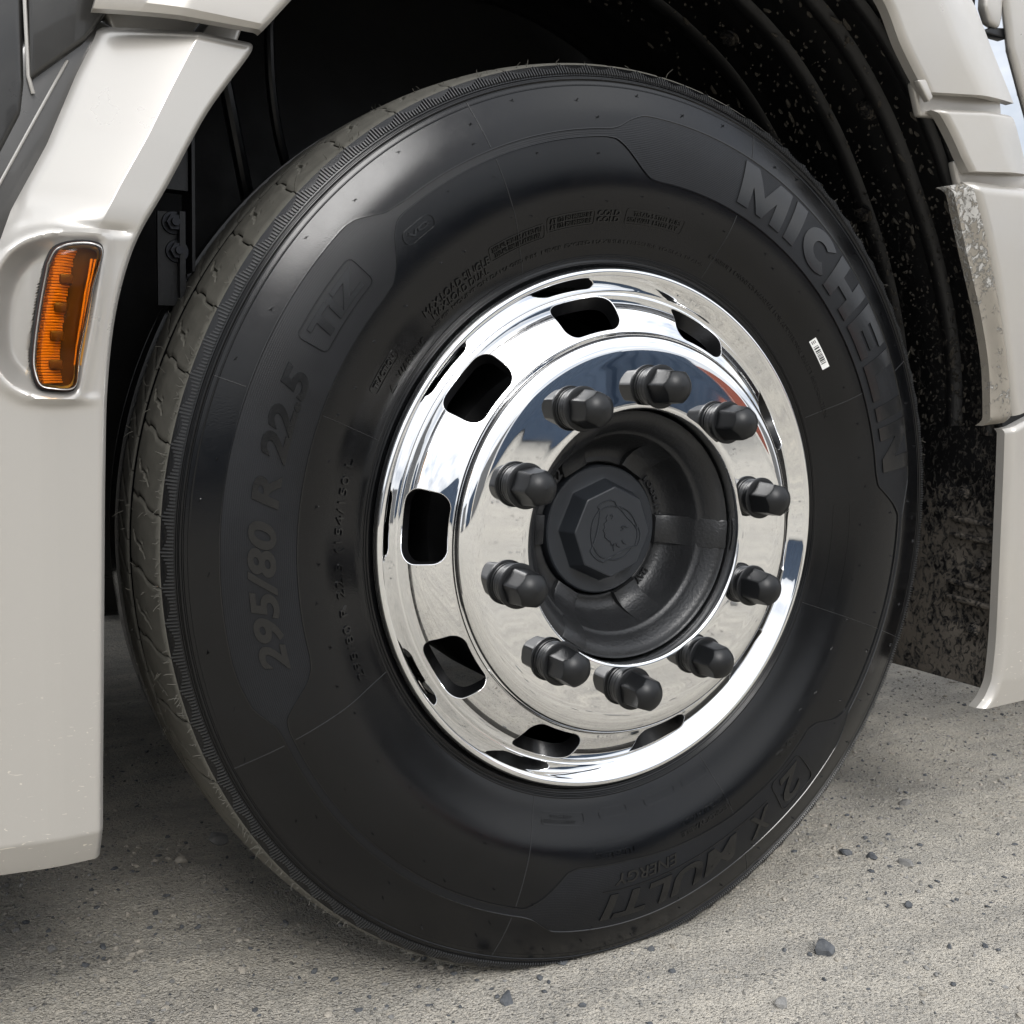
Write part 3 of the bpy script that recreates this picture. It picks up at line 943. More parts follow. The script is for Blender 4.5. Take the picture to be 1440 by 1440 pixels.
# ---- hub: cast bowl inside the bore
hp = catmull([(.1418,.1100),(.1412,.1450),(.1400,.1490),(.1370,.1500),(.1300,.1480),(.1240,.1420),(.1200,.1360),(.1175,.1315),(.1155,.1295),(.1135,.1280),(.1110,.1210),(.1070,.1080),(.1010,.0950),(.0940,.0870),(.0860,.0840),(.0800,.0845),(.0780,.0820),(.0770,.0700)], 4)
hub = revolve('hub', hp, M['cast'], wheel, 160, 50)
for k in range(6):
    a0 = -2+60*k+(0 if k else 0)
    mb = MB()
    q = np.array([(.0785,.0835),(.0800,.0910),(.0900,.0925),(.0990,.0985),(.1060,.1090),(.1110,.1215),(.1125,.1262)])
    if k % 2 == 0: q = np.vstack([q, [(.1175, .1335), (.1240, .1440), (.1330, .1510), (.1385, .1518), (.1398, .1450)]])
    hw = np.interp(q[:, 0], [.078, .14], [.0165, .0175])
    rows = []
    for s_, dz in ((-1.12, -.012), (-1.0, -.0012), (-.86, 0), (.86, 0), (1.0, -.0012), (1.12, -.012)):
        x_ = np.sqrt(np.clip(q[:, 0]**2-(hw*s_)**2, 0, None)); rows.append(np.stack([x_, -(q[:, 1]+dz), hw*s_], 1))
    mb.add(rot_y(np.stack(rows, 1).reshape(-1, 3), a0), grid_faces(len(q), 6))
    mb.build('hub_rib', M['cast'], wheel, True, 40)

def flat_text(name, body, a0, a1, r0, r1, o, h, mat, bold=.01):
    bm = text_mesh_data(body, bold)
    xs = [v.co.x for v in bm.verts]; ys = [v.co.y for v in bm.verts]
    x0, x1, y0, y1 = min(xs), max(xs), min(ys), max(ys)
    for v in bm.verts:
        a = RAD(a0+(a1-a0)*(v.co.x-x0)/(x1-x0)); r = r0+(r1-r0)*(v.co.y-y0)/(y1-y0); oo = o+h*(v.co.z+.5)
        v.co = (r*math.cos(a), -oo, r*math.sin(a))
    me = bpy.data.meshes.new(name); bm.to_mesh(me); bm.free(); me.materials.append(M[mat])
    return obj(name, me, wheel)
flat_text('cast_marking', '0752527', 152, 112, .0830, .0945, .0835, .0045, 'cast')
flat_text('cast_marking', '2100017', 52, 6, .0835, .0905, .0835, .0040, 'cast')
flat_text('cast_marking', 'DAYK', -36, -54, .0835, .0915, .0835, .0040, 'cast')

# ---- hub cap with octagon and emblem
oc_ph = -1.0
def octr(phi, R):
    a = (np.degrees(phi)-oc_ph) % 45.0-22.5
    return R*math.cos(math.pi/8)/np.cos(np.radians(a))
nph = 192
ph = np.linspace(0, 2*np.pi, nph, endpoint=False)
cap_rows = []
for (kind, r, o) in [('c', .0755, .070), ('c', .0757, .0880), ('c', .0750, .0905), ('c', .0735, .0918), ('c', .068, .0920), ('o', .0620, .0920), ('o', .0605, .0925), ('o', .0590, .0945), ('o', .0535, .1125), ('o', .0525, .1145), ('o', .0510, .1152), ('o', .0300, .1152), ('o', .0100, .1152), ('c', .0005, .1152)]:
    rr_ = np.full(nph, r) if kind == 'c' else octr(ph, r)
    cap_rows.append(np.stack([rr_*np.cos(ph), np.full(nph, -o), rr_*np.sin(ph)], 1))
cap = obj('hub_cap', mesh('hub_cap', np.stack(cap_rows, 1).reshape(-1, 3), grid_faces(nph, len(cap_rows), True), M['hubcap'], True, 24), wheel)
EMB = {
'a':[(-0.0222,0.0289),(-0.0183,0.0322),(-0.0116,0.0348),(-0.0034,0.0357),(0.0008,0.0339),(0.003,0.0304)],
'b':[(-0.0222,0.0289),(-0.0194,0.0254),(-0.0191,0.0197),(-0.0218,0.0017),(-0.0257,-0.0118)],
'c':[(-0.0194,0.0254),(-0.0264,0.0166),(-0.0296,0.0054),(-0.0296,-0.0059),(-0.0271,-0.0163)],
'd':[(-0.0271,-0.0163),(-0.0299,-0.0201),(-0.0253,-0.0266),(-0.0183,-0.0316),(-0.0114,-0.0337),(-0.006,-0.0305)],
'e':[(-0.0255,-0.0169),(-0.0221,-0.0222),(-0.0158,-0.0277),(-0.0095,-0.0292)],
'f':[(-0.006,-0.0305),(0.0103,-0.0239),(0.0241,-0.0188),(0.0339,-0.0175)],
'g':[(-0.006,-0.0311),(0.0051,-0.0317),(0.0161,-0.0288),(0.0256,-0.0206)],
'h':[(0.0339,-0.0175),(0.0372,-0.0112),(0.0375,-0.0031),(0.0351,0.0034)],
'i':[(0.0317,-0.0162),(0.0335,-0.0076),(0.0331,0.0006),(0.0285,0.0077)],
'j':[(0.0285,0.0077),(0.0197,0.0149),(0.011,0.0233),(0.003,0.0304)],
'k':[(0.0066,0.0286),(0.0165,0.0248),(0.0237,0.0194),(0.0297,0.0111),(0.0328,0.0052)],
'l':[(-0.0193,0.0237),(-0.0126,0.0275),(-0.0031,0.0292),(0.0038,0.0279)],
'm':[(-0.0075,0.0193),(-0.0101,0.016),(-0.0086,0.0125),(-0.0126,0.0098),(-0.011,0.0052),(-0.0136,0.0025),(-0.0107,-0.0016),(-0.0113,-0.005),(-0.0063,-0.0093),(-0.0027,-0.0112),(-0.0019,-0.0152),(0.0001,-0.0142),(0.0011,-0.0211),(0.0018,-0.0137),(0.005,-0.0132),(0.0058,-0.0162),(0.0093,-0.0175)],
'n':[(-0.0047,0.0187),(-0.0027,0.0197),(-0.0012,0.0174),(-0.0025,0.0146)],
'o':[(0.0159,0.0064),(0.0111,0.0049),(0.0147,0.003),(0.0106,0.0009)],
'p':[(0.0159,0.0059),(0.0202,0.0048)],
'q':[(0.0125,-0.0101),(0.0147,-0.0131),(0.0176,-0.0144)]}
mb = MB()
for key, pts in EMB.items():
    q = np.array(pts)
    if key not in 'm': q = catmull(q, 5)
    mb.tube(np.stack([q[:, 0]*1.02, np.full(len(q), -.1155), q[:, 1]*1.02], 1), .00085, 6)
e_ = mb.build('emblem', M['hubcap'], wheel, True, 60)
e_['label'] = 'raised animal-head emblem on the black hub cap'

# ---- ten nut caps
nphi = 72
phi = np.linspace(0, 2*np.pi, nphi, endpoint=False)
def hexr(R):
    a = (np.degrees(phi)) % 60-30
    rr_ = R*math.cos(math.pi/6)/np.cos(np.radians(a))
    return np.minimum(rr_, R*.975)
rows = []
for r, h in [(.0210, 0), (.0213, .0012), (.0213, .0042), (.0206, .0046), (.0206, .0054), (.0218, .0058), (.0218, .0092), (.0212, .0096), (.0228, .0101), (.0240, .0107), (.0240, .0132), (.0232, .0141), (.0222, .0144)]:
    rows.append(np.stack([r*np.cos(phi), r*np.sin(phi), np.full(nphi, h)], 1))
# an ellipsoid dome cuts the hexagon's corners
for h in np.concatenate([[.0145], np.linspace(.0158, .0512, 36)]):
    taper = .0214-.0022*(h-.0145)/.03
    dome_r = .0222*math.sqrt(max(0, 1-((h-.0290)/.0225)**2)) if h > .0290 else .0222
    rr_ = np.minimum(hexr(taper), dome_r)
    rows.append(np.stack([rr_*np.cos(phi), rr_*np.sin(phi), np.full(nphi, h)], 1))
rows.append(np.stack([.0004*np.cos(phi), .0004*np.sin(phi), np.full(nphi, .0516)], 1))
nut_me = mesh('nut_cap', np.stack(rows, 1).reshape(-1, 3), grid_faces(nphi, len(rows), True), M['cap_plastic'], True, 22)
for k in range(10):
    a = 14.3+36*k
    o = obj('nut_cap', nut_me, wheel)
    o.location = (.1675*math.cos(RAD(a)), -.1683, .1675*math.sin(RAD(a)))
    # cap axis (+z) points outboard (-y); each hexagon stands at its own angle
    o.rotation_euler = (RAD(90), RAD([12, 40, 3, 25, 50, 8, 33, 18, 55, 28][k]), 0)

# ------------------------------------------------------------------ body panels (wheel-centre coordinates, x forward is negative)
body = empty('body_frame', (0, 0, ZC), None)
def part(name, me, label=None):
    o = obj(name, me, truck, (0, 0, ZC))
    if label: o['label'] = label
    return o
bpy.data.objects.remove(body)

def strip_panel(name, left, right, ofun, mat, nu=60, nv=140, ret=.05, label=None, thick=.012, smooth_l=True, angle=30):
    """panel between two edge lines (x, z); ofun(u, v, x, z) gives its distance outboard"""
    def res(p, n):
        p = np.array(p, float); d = np.concatenate([[0], np.cumsum(np.linalg.norm(np.diff(p, axis=0), axis=1))]); d /= d[-1]
        q = catmull(p, 12); dq = np.concatenate([[0], np.cumsum(np.linalg.norm(np.diff(q, axis=0), axis=1))]); dq /= dq[-1]
        s = np.linspace(0, 1, n)
        return np.stack([np.interp(s, dq, q[:, 0]), np.interp(s, dq, q[:, 1])], 1)
    Lp, Rp = res(left, nv), res(right, nv)
    u = np.linspace(0, 1, nu); u = u*u*(3-2*u)*.35+u*.65
    X = Lp[None, :, 0]*(1-u)[:, None]+Rp[None, :, 0]*u[:, None]
    Z = Lp[None, :, 1]*(1-u)[:, None]+Rp[None, :, 1]*u[:, None]
    U = np.broadcast_to(u[:, None], X.shape); V = np.broadcast_to(np.linspace(0, 1, nv)[None, :], X.shape)
    O = ofun(U, V, X, Z)
    v = np.stack([X, -O, Z], -1)
    n0 = nu*nv
    back = v.copy(); back[..., 1] += thick
    allv = np.concatenate([v.reshape(-1, 3), back.reshape(-1, 3)])
    f = grid_faces(nu, nv).tolist()+grid_faces(nu, nv, False, n0).tolist()
    loop = [(i, 0) for i in range(nu)]+[(nu-1, j) for j in range(1, nv)]+[(i, nv-1) for i in range(nu-2, -1, -1)]+[(0, j) for j in range(nv-2, 0, -1)]
    idx = [i*nv+j for i, j in loop]
    for k in range(len(idx)):
        a_, b_ = idx[k], idx[(k+1) % len(idx)]
        f.append((a_, b_, n0+b_, n0+a_))
    return part(name, mesh(name, allv, f, mat, True, angle), label)

def edge_round(d, r, drop):
    """drop of the surface within r of an edge at distance d"""
    return drop*np.clip(1-d/r, 0, 1)**2

# ---- front fender (left of the wheel), from the seam at the top down to its lower lip
ARCH = [(-.4327,.4515),(-.4552,.4207),(-.4791,.3867),(-.4997,.348),(-.5143,.3195),(-.5287,.2952),(-.539,.2772),(-.55,.2451),(-.5576,.2133),(-.5625,.1787),(-.5658,.1383),(-.568,.0625),(-.5698,-.0265),(-.5717,-.1174),(-.5731,-.1789),(-.5742,-.2527)]
nz_, nx_ = 300, 150
A = np.array(ARCH)[::-1]
zz = np.linspace(-.2527, .4515, nz_)
xa = np.interp(zz, A[:, 1], A[:, 0])
xa = np.convolve(np.pad(xa, 12, mode='edge'), np.hanning(25)/np.hanning(25).sum(), 'valid')
LE = np.array([(-.80,-.26),(-.80,.17),(-.72,.21),(-.668,.235),(-.6432,.2624),(-.6325,.2902),(-.6034,.3472),(-.579,.4072),(-.5637,.4394),(-.557,.46)])
xl = np.interp(zz, LE[:, 1], LE[:, 0])
CR = np.array([(-.5703,.281),(-.5535,.3151),(-.5309,.3569),(-.5108,.3989),(-.4847,.4509)])
xc = np.interp(zz, CR[:, 1], CR[:, 0])
uu = np.linspace(0, 1, nx_)
X = xl[None, :]*(1-uu)[:, None]+xa[None, :]*uu[:, None]
Z = np.broadcast_to(zz[None, :], X.shape).copy()
# the top edge slopes a little towards the arch
Z += np.where(Z > .40, (X+.4327)*-.10*sstep(.40, .4515, Z)*0, 0)
XC = np.broadcast_to(xc[None, :], X.shape); XA = np.broadcast_to(xa[None, :], X.shape); XLb = np.broadcast_to(xl[None, :], X.shape)
O = np.full(X.shape, .2015)
up = sstep(.255, .305, Z)
dl = np.clip(XC-X, 0, None)
O -= up*(.40*dl+.9*dl**2)                                   # broad upper facet leans back to the sky
O -= up*np.clip(Z-.28, 0, None)*.10
O -= .10*np.clip(X-XC, 0, None)*up                           # chamfer beside the arch
O -= .10*np.clip(X+.605, 0, None)*(1-up)                     # and the same crease lower down
O -= np.clip(-.6176-X, 0, None)*.09+3.2*np.clip(-.665-X, 0, None)**2  # front corner curls away
lowr = .0006*0
O -= .55*np.clip(-.222-Z, 0, None)+4*np.clip(-.238-Z, 0, None)**2    # lower lip turns under
# pocket round the marker lamp
def smooth_poly_mask(px_, pz_, X, Z, soft):
    """signed-distance based soft mask of a closed polygon"""
    q = np.stack([px_, pz_], 1); n = len(q)
    d = np.full(X.shape, 1e9); ins = np.zeros(X.shape, bool)
    for i in range(n):
        a, b = q[i], q[(i+1) % n]
        e = b-a; wx, wz = X-a[0], Z-a[1]
        t_ = np.clip((wx*e[0]+wz*e[1])/(e@e), 0, 1)
        d = np.minimum(d, np.hypot(wx-e[0]*t_, wz-e[1]*t_))
        c = ((a[1] > Z) != (b[1] > Z))
        with np.errstate(divide='ignore', invalid='ignore'):
            xi = (b[0]-a[0])*(Z-a[1])/(b[1]-a[1]+1e-12)+a[0]
        ins ^= c & (X < xi)
    sd_ = np.where(ins, d, -d)
    return sd_
pocket = catmull([(-.652,.225),(-.6440,.246),(-.6290,.264),(-.6060,.2735),(-.5830,.2750),(-.5700,.2745),(-.5640,.270),(-.5660,.255),(-.5740,.215),(-.5840,.165),(-.5890,.148),(-.6000,.1440),(-.6240,.1450),(-.6400,.1520),(-.6520,.1700),(-.655,.195),(-.652,.225)], 6)[:-1]
sdp = smooth_poly_mask(pocket[:, 0], pocket[:, 1], X, Z, .01)
lens_out = catmull([(-.611,.2477),(-.6051,.2591),(-.5945,.2644),(-.5786,.2664),(-.5712,.2643),(-.5698,.2588),(-.5764,.2347),(-.5822,.2062),(-.588,.1778),(-.5911,.155),(-.5949,.1509),(-.6071,.1507),(-.6175,.1532),(-.622,.1654),(-.6223,.1765),(-.618,.2099),(-.611,.2477)], 5)[:-1]
sdl = smooth_poly_mask(lens_out[:, 0], lens_out[:, 1], X, Z, .01)
# raised welt round the pocket, then the pocket floor falls away to the left of the lamp
O += .0050*np.exp(-((sdp-.000)/.0055)**2)*sstep(-.556, -.575, X)
floor = .013*sstep(.001, .020, sdp)*sstep(-.585, -.622, X)
O -= floor
# horizontal creases that run from the pocket to the arch
O -= .0035*np.exp(-((Z-.2795)/.0035)**2)*sstep(-.612, -.590, X)*sstep(-.535, -.556, X)
O += .0030*np.exp(-((Z-.1425)/.0040)**2)*sstep(-.64, -.61, X)*sstep(-.566, -.585, X)
O -= .022*sstep(-.0005, .0025, sdl)                          # opening behind the lamp
da = XA-X
O -= edge_round(da, .006, .006)
dt = .4515-Z
O -= edge_round(dt, .010, .008)
O -= edge_round(X-XLb, .010, .004)*(Z > .2)
v = np.stack([X, -O, Z], -1)
nf0 = nx_*nz_
ret = v[-1].copy()
r1_ = ret+np.array([-.001, .012, 0]); r2_ = ret+np.array([-.006, .045, 0])
# return along the arch edge, turned in along the upper-left edge
le = v[0].copy(); l1 = le+np.array([.004, .018, 0]); l2 = le+np.array([.020, .060, 0])
bt = v[:, 0].copy(); b1 = bt+np.array([0, .020, .002]); 
tp = v[:, -1].copy(); t1_ = tp+np.array([0, .030, -.004])
allv = np.concatenate([v.reshape(-1, 3), r1_, r2_, l1, l2, b1, t1_])
f = grid_faces(nx_, nz_).tolist()
b0 = nf0
for j in range(nz_-1):
    a_, b_ = (nx_-1)*nz_+j, (nx_-1)*nz_+j+1
    f += [(a_, b_, b0+j+1, b0+j), (b0+j, b0+j+1, b0+nz_+j+1, b0+nz_+j)]
    f += [(j, j+1, b0+2*nz_+j+1, b0+2*nz_+j), (b0+2*nz_+j, b0+2*nz_+j+1, b0+3*nz_+j+1, b0+3*nz_+j)]
b4 = b0+4*nz_
for i in range(nx_-1):
    f.append((i*nz_, (i+1)*nz_, b4+i+1, b4+i))
    f.append((i*nz_+nz_-1, (i+1)*nz_+nz_-1, b4+nx_+i+1, b4+nx_+i))
part('front_fender', mesh('front_fender', allv, f, M['paint'], True, 40), 'pale silver panel ahead of the wheel holding the amber marker lamp')

# ---- amber side marker lamp
m, t, p, Lk = new_mat('amber_lens'); p.inputs['Base Color'].default_value = (1.0, .47, .06, 1); p.inputs['Roughness'].default_value = .04
p.inputs['Transmission Weight'].default_value = 1.0; p.inputs['IOR'].default_value = 1.2; M['lens'] = m
M['lens_edge'] = simple('maroon_lens_edge', (.030, .009, .006), .7)
M['amber_dark'] = simple('amber_reflector_brown', (.06, .022, .006), .4, 0, var=.3)  # dark amber-brown of the housing floor and LED cups
M['amber_flute'] = simple('amber_reflector_flutes', (.72, .33, .05), .25, .3, var=.1)
lamp = None
n = len(lens_out)
ctr = lens_out.mean(0)
rows = []
for s, o in ((1.035, .199), (1.02, .2060), (1.0, .2120), (.96, .2150), (.85, .2166), (.6, .2178), (.3, .2184), (.02, .2186)):
    q = ctr+(lens_out-ctr)*s
    oo = o-.10*np.clip(-.598-q[:, 0], 0, None)-.06*np.clip(q[:, 0]+.590, 0, None)
    rows.append(np.stack([q[:, 0], -oo, q[:, 1]], 1))
outer_rows = np.stack(rows, 1)
inner_rows = outer_rows[:, 1:].copy(); inner_rows[:, :, 1] += .0022
lamp = part('side_marker_lamp', mesh('side_marker_lamp', outer_rows.reshape(-1, 3), grid_faces(n, len(rows), True), [M['lens'], M['lens_edge']], True, 60, None, np.tile([1, 1, 0, 0, 0, 0, 0], n)), 'amber side marker lamp set in the silver panel')
# housing floor and dark gasket
q = ctr+(lens_out-ctr)*.985
fl_rows = np.stack([np.stack([ctr[0]+(q[:, 0]-ctr[0])*s, np.full(n, -.1955), ctr[1]+(q[:, 1]-ctr[1])*s], 1) for s in (1, .66, .33, .01)], 1)
obj('reflector', mesh('reflector', fl_rows.reshape(-1, 3), grid_faces(n, 4, True), M['amber_dark']), lamp)
mb = MB()
gk = np.vstack([lens_out, lens_out[:1]]); gk = ctr+(gk-ctr)*1.03
mb.tube(np.stack([gk[:, 0], np.full(len(gk), -.2028), gk[:, 1]], 1), .0011, 6)
obj_g = mb.build('gasket', M['dark'], lamp)
mb = MB()
zz_ = np.linspace(.1545, .2600, 46)
LX = lens_out[np.argsort(lens_out[:, 1])]
left_e = np.array([lens_out[np.abs(lens_out[:, 1]-z_) < .006][:, 0].min() for z_ in zz_])
for z_, x_ in zip(zz_, left_e):
    wdt = .0205
    pts = [(x_+.0015, -.1995, z_), (x_+.006, -.2045, z_+.0002), (x_+wdt*.6, -.2035, z_+.0005), (x_+wdt, -.1985, z_+.0007)]
    mb.tube(pts, .00105, 6)
o = mb.build('flute', M['amber_flute'], lamp); o['kind'] = 'stuff'
for k, z_ in enumerate((.170, .1925, .215, .2375)):
    x_ = float(np.interp(z_, zz_, left_e))+.019
    bm = bevel_box((x_-.0075, -.2075, z_-.0040), (x_+.0030, -.1960, z_+.0040), .0018)
    bm_obj('led_cup', bm, M['amber_dark'], lamp)
for k in range(2):
    pts = [(-.5765+k*.003, -.2035, .255), (-.583+k*.003, -.2035, .215), (-.5905+k*.003, -.2035, .170)]
    mb = MB(); mb.tube(catmull(pts, 6), .0011, 6); mb.build('light_guide', M['amber_flute'], lamp)

# ---- upper fender: from behind the wheel, over the arch, down to the seam above the front panel
inn = [(.384,.530),(.336,.578),(.302,.620),(.22,.668),(.11,.697),(0,.702),(-.12,.69),(-.25,.645),(-.34,.572),(-.401,.498),(-.4362,.4555)]
outr = [(.562,.546),(.516,.600),(.472,.653),(.37,.74),(.2,.83),(0,.86),(-.25,.83),(-.42,.74),(-.50,.64),(-.545,.55),(-.5690,.4545)]
def of_up(U, V, X, Z):
    O = np.full(U.shape, .203)
    d = U*.15
    O -= edge_round(d, .008, .006)
    O -= .10*np.clip(.45-U, 0, 1)*.15*sstep(.35, .0, V)
    O -= .45*np.clip(U-.5, 0, 1)**1.3*.12
    O -= edge_round((1-V)*1.6, .010, .004)
    return O
strip_panel('upper_fender', inn, outr, of_up, M['paint_dirty'], 60, 200, label='pale silver arch panel over the wheel')

# seam gutters: the body behind the gaps
def slab(name, poly, o0, o1, mat, parent=None, label=None, bevel=.004):
    bm = bmesh.new()
    vs = [bm.verts.new((x, -o1, z)) for x, z in poly]
    fc = bm.faces.new(vs)
    r = bmesh.ops.extrude_face_region(bm, geom=[fc])
    for e in r['geom']:
        if isinstance(e, bmesh.types.BMVert): e.co.y += (o1-o0)
    bmesh.ops.recalc_face_normals(bm, faces=bm.faces[:])
    if bevel: bmesh.ops.bevel(bm, geom=bm.edges[:], offset=bevel, segments=3, affect='EDGES', profile=.5)
    me = bpy.data.meshes.new(name); bm.to_mesh(me); bm.free(); me.materials.append(mat); me.shade_smooth(); me.set_sharp_from_angle(angle=RAD(35))
    if parent: return obj(name, me, parent)
    return part(name, me, label)
slab('seam_gutter', [(-.4360,.4760),(-.4480,.4420),(-.545,.4420),(-.558,.4760)], .095, .1400, M['paint'])
slab('seam_gutter', [(.374,.545),(.391,.506),(.545,.520),(.535,.56)], .168, .1800, M['paint_dirty'])
slab('seam_gutter', [(.452,.460),(.466,.428),(.70,.436),(.70,.470)], .172, .1840, M['paint_dirty'])
slab('panel_clip', [(.3640,.5410),(.3780,.5445),(.3930,.5255),(.3860,.5190)], .187, .196, M['paint_dirty'], bevel=.002)

# ---- rear arch panels
def of_mid(U, V, X, Z):
    O = np.full(U.shape, .2025)
    O -= edge_round(U*.13, .008, .006)
    O -= edge_round(V*.10, .010, .008)
    O -= .35*np.clip(U-.55, 0, 1)**1.4*.12
    return O
strip_panel('arch_panel', [(.3985,.5125),(.4170,.4965),(.4343,.4790),(.4500,.4610),(.4655,.4455)], [(.5480,.5300),(.5580,.5180),(.5680,.5010),(.5800,.4790),(.5920,.4580)], of_mid, M['paint_dirty'], 50, 60, label='short silver arch panel between the two rear seams')
def of_low(U, V, X, Z):
    O = np.full(U.shape, .2040)
    O -= edge_round(U*.20, .010, .007)
    O -= edge_round(V*.32, .016, .011)
    O -= .03*np.clip(U-.45, 0, 1)
    return O
strip_panel('rear_arch_panel', [(.4665,.4350),(.4920,.3900),(.5173,.3372),(.5400,.2800),(.5591,.2212),(.5735,.1750),(.5840,.1420)], [(.70,.4420),(.71,.40),(.72,.35),(.73,.30),(.74,.25),(.75,.22),(.76,.1980)], of_low, M['paint_dirty'], 60, 100, label='silver arch panel behind the wheel above the lowest seam')
def of_lip(U, V, X, Z):
    O = .188+.0125*sstep(0, 1, U)
    O -= edge_round(np.minimum(V, 1-V)*.32, .012, .012)
    return O
strip_panel('dirty_arch_lip', [(.4463,.4290),(.4660,.3850),(.4848,.3435),(.5212,.2653),(.5426,.2021),(.5540,.1279)], [(.4670,.4330),(.4960,.3800),(.5170,.3340),(.5480,.2540),(.5660,.1960),(.5800,.1330)], of_lip, M['lip'], 16, 80, label='mud-coated inner lip of the rear arch panel')
def of_bot(U, V, X, Z):
    O = np.full(U.shape, .2050)
    O -= edge_round(U*.20, .012, .010)
    O -= edge_round(V*.38, .006, .005)
    O -= .10*np.clip(-.22-Z, 0, None)+.02*np.clip(U-.4, 0, 1)
    return O
strip_panel('rear_lower_fender', [(.5745,.1245),(.5790,.0500),(.5823,-.0156),(.5860,-.0900),(.5889,-.1629),(.5880,-.1950),(.5852,-.2222),(.5760,-.2440),(.5625,-.2574)], [(.78,.200),(.78,.12),(.78,.02),(.78,-.08),(.78,-.16),(.78,-.19),(.78,-.215),(.78,-.235),(.78,-.250)], of_bot, M['paint_dirty'], 60, 130, label='silver lower mudguard panel behind the wheel, scratched near the ground')

# ---- panels at the front, upper left, shade put into their colour
slab('bumper_side_panel', [(-.6135,.3985),(-.5700,.4370),(-.545,.475),(-.545,.60),(-.6142,.60)], .115, .150, M['paint_deep_shade'], label='panel above the fender with shade put into its dark colour, beside a bright edge', bevel=.004)
slab('bumper_front_panel', [(-.6170,.3960),(-.6170,.60),(-.84,.60),(-.84,.20),(-.700,.20),(-.655,.30),(-.6200,.372)], .100, .1445, M['paint_deep_shade'], label='bumper panel ahead of the fender, shade put into its dark colour', bevel=.005)
mb = MB(); mb.tube(np.array([(-.6165, -.1455, .60), (-.6160, -.1460, .46), (-.6145, -.1462, .402), (-.6110, -.1450, .389)]), .0016, 8); mb.build('bright_edge_strip', M['paint'], truck, loc=(0, 0, ZC))
slab('fender_side', [(-.5450,.4540),(-.5650,.4120),(-.5900,.3520),(-.6180,.2950),(-.6300,.2600),(-.7200,.2000),(-.7600,.2000),(-.7000,.3300),(-.6400,.4000),(-.5900,.4650)], .100, .1420, M['paint_shade'], label='side of the fender behind the dark panel, shade put into its grey colour', bevel=.004)
mb = MB(); mb.tube(np.array([(-.584, -.1425, .420), (-.606, -.1425, .377), (-.646, -.1425, .298), (-.674, -.1425, .244)]), .0013, 8); mb.build('bright_edge_strip', M['paint'], truck, loc=(0, 0, ZC))

# ---- pieces at the upper right, behind the arch
slab('side_skirt', [(.5740,.6900),(.5935,.6258),(.6240,.5740),(.70,.45),(.90,.45),(.90,.80),(.58,.80)], .135, .150, M['paint_dirty'], label='pale side skirt at the right edge, behind the arch', bevel=.008)
slab('skirt_bracket', [(.5390,.70),(.5400,.672),(.5520,.6540),(.5720,.6500),(.5760,.6640),(.5760,.70)], .130, .145, M['paint_dirty'], bevel=.005)
slab('skirt_flap', [(.5436,.6424),(.5600,.6515),(.5920,.6560),(.5940,.6420)], .125, .140, M['bracket'], bevel=.002)
slab('rear_flap', [(.5000,.76),(.5060,.674),(.5345,.6480),(.5390,.665),(.5390,.76)], .120, .130, M['bracket'], bevel=.002)

# ------------------------------------------------------------------ wheel arch liner
LP = catmull([(.603,.115),(.590,.215),(.548,.335),(.485,.445),(.415,.540),(.315,.628),(.16,.700),(0,.722),(-.16,.708),(-.30,.648),(-.42,.545),(-.505,.430),(-.560,.300),(-.590,.150),(-.605,-.05),(-.608,-.22)], 10)
ly = np.linspace(-.190, .34, 40)
lt = np.gradient(LP, axis=0); lt /= np.linalg.norm(lt, axis=1)[:, None]
ln_ = np.stack([-lt[:, 1], lt[:, 0]], 1)               # towards the wheel
if (ln_[0]*(-LP[0])).sum() < 0: ln_ = -ln_
wav = .004*np.sin(ly*70)
ynear = -.105-.064*sstep(-.25, .05, LP[:, 0])
YL = ynear[:, None]+(ly[None, :]-ly[0])/(ly[-1]-ly[0])*(ly[-1]-ynear[:, None])
lv = np.stack([LP[:, None, 0]+ln_[:, None, 0]*wav[None, :], YL, LP[:, None, 1]+ln_[:, None, 1]*wav[None, :]], -1)
liner = part('wheel_arch_liner', mesh('wheel_arch_liner', lv.reshape(-1, 3), grid_faces(len(LP), len(ly)), M['liner'], True, 60), 'black plastic wheel arch liner spattered with mud')
for y0 in (-.150, -.092, .0, .11):
    rows = []
    sel = slice(0, 110)
    for dy, dh in ((-.012, .000), (-.007, .0055), (0, .0072), (.007, .0055), (.012, .000)):
        hh_ = dh+.004*math.sin((y0+dy)*70)
        rows.append(np.stack([LP[sel, 0]+ln_[sel, 0]*hh_, np.full(len(LP[sel]), y0+dy), LP[sel, 1]+ln_[sel, 1]*hh_], 1))
    obj('liner_rib', mesh('liner_rib', np.stack(rows, 1).reshape(-1, 3), grid_faces(len(LP[sel]), 5), M['liner'], True, 60), liner)
def bolt_mesh(name, r=.012, h=.008, mat='steel'):
    mb = MB()
    for (rr_, n_, z0, z1) in ((r*1.35, 20, 0, .0025), (r, 6, .0025, h), (r*.5, 14, h, h*1.5)):
        a = np.linspace(0, 2*np.pi, n_, endpoint=False)
        v = np.concatenate([np.stack([rr_*np.cos(a), rr_*np.sin(a), np.full(n_, z0)], 1), np.stack([rr_*.96*np.cos(a), rr_*.96*np.sin(a), np.full(n_, z1)], 1)])
        f = [(i, (i+1) % n_, n_+(i+1) % n_, n_+i) for i in range(n_)]+[tuple(range(n_, 2*n_))]
        mb.add(v, f)
    return mesh(name, np.concatenate(mb.v), mb.f, M[mat], True, 30)
bm_dirty = bolt_mesh('liner_bolt', .011, .007, 'liner')
def on_liner(k, y):
    q = LP[k]; n_ = ln_[k]
    return Vector((q[0]+n_[0]*.004, y, q[1]+n_[1]*.004)), Vector((n_[0], 0, n_[1]))
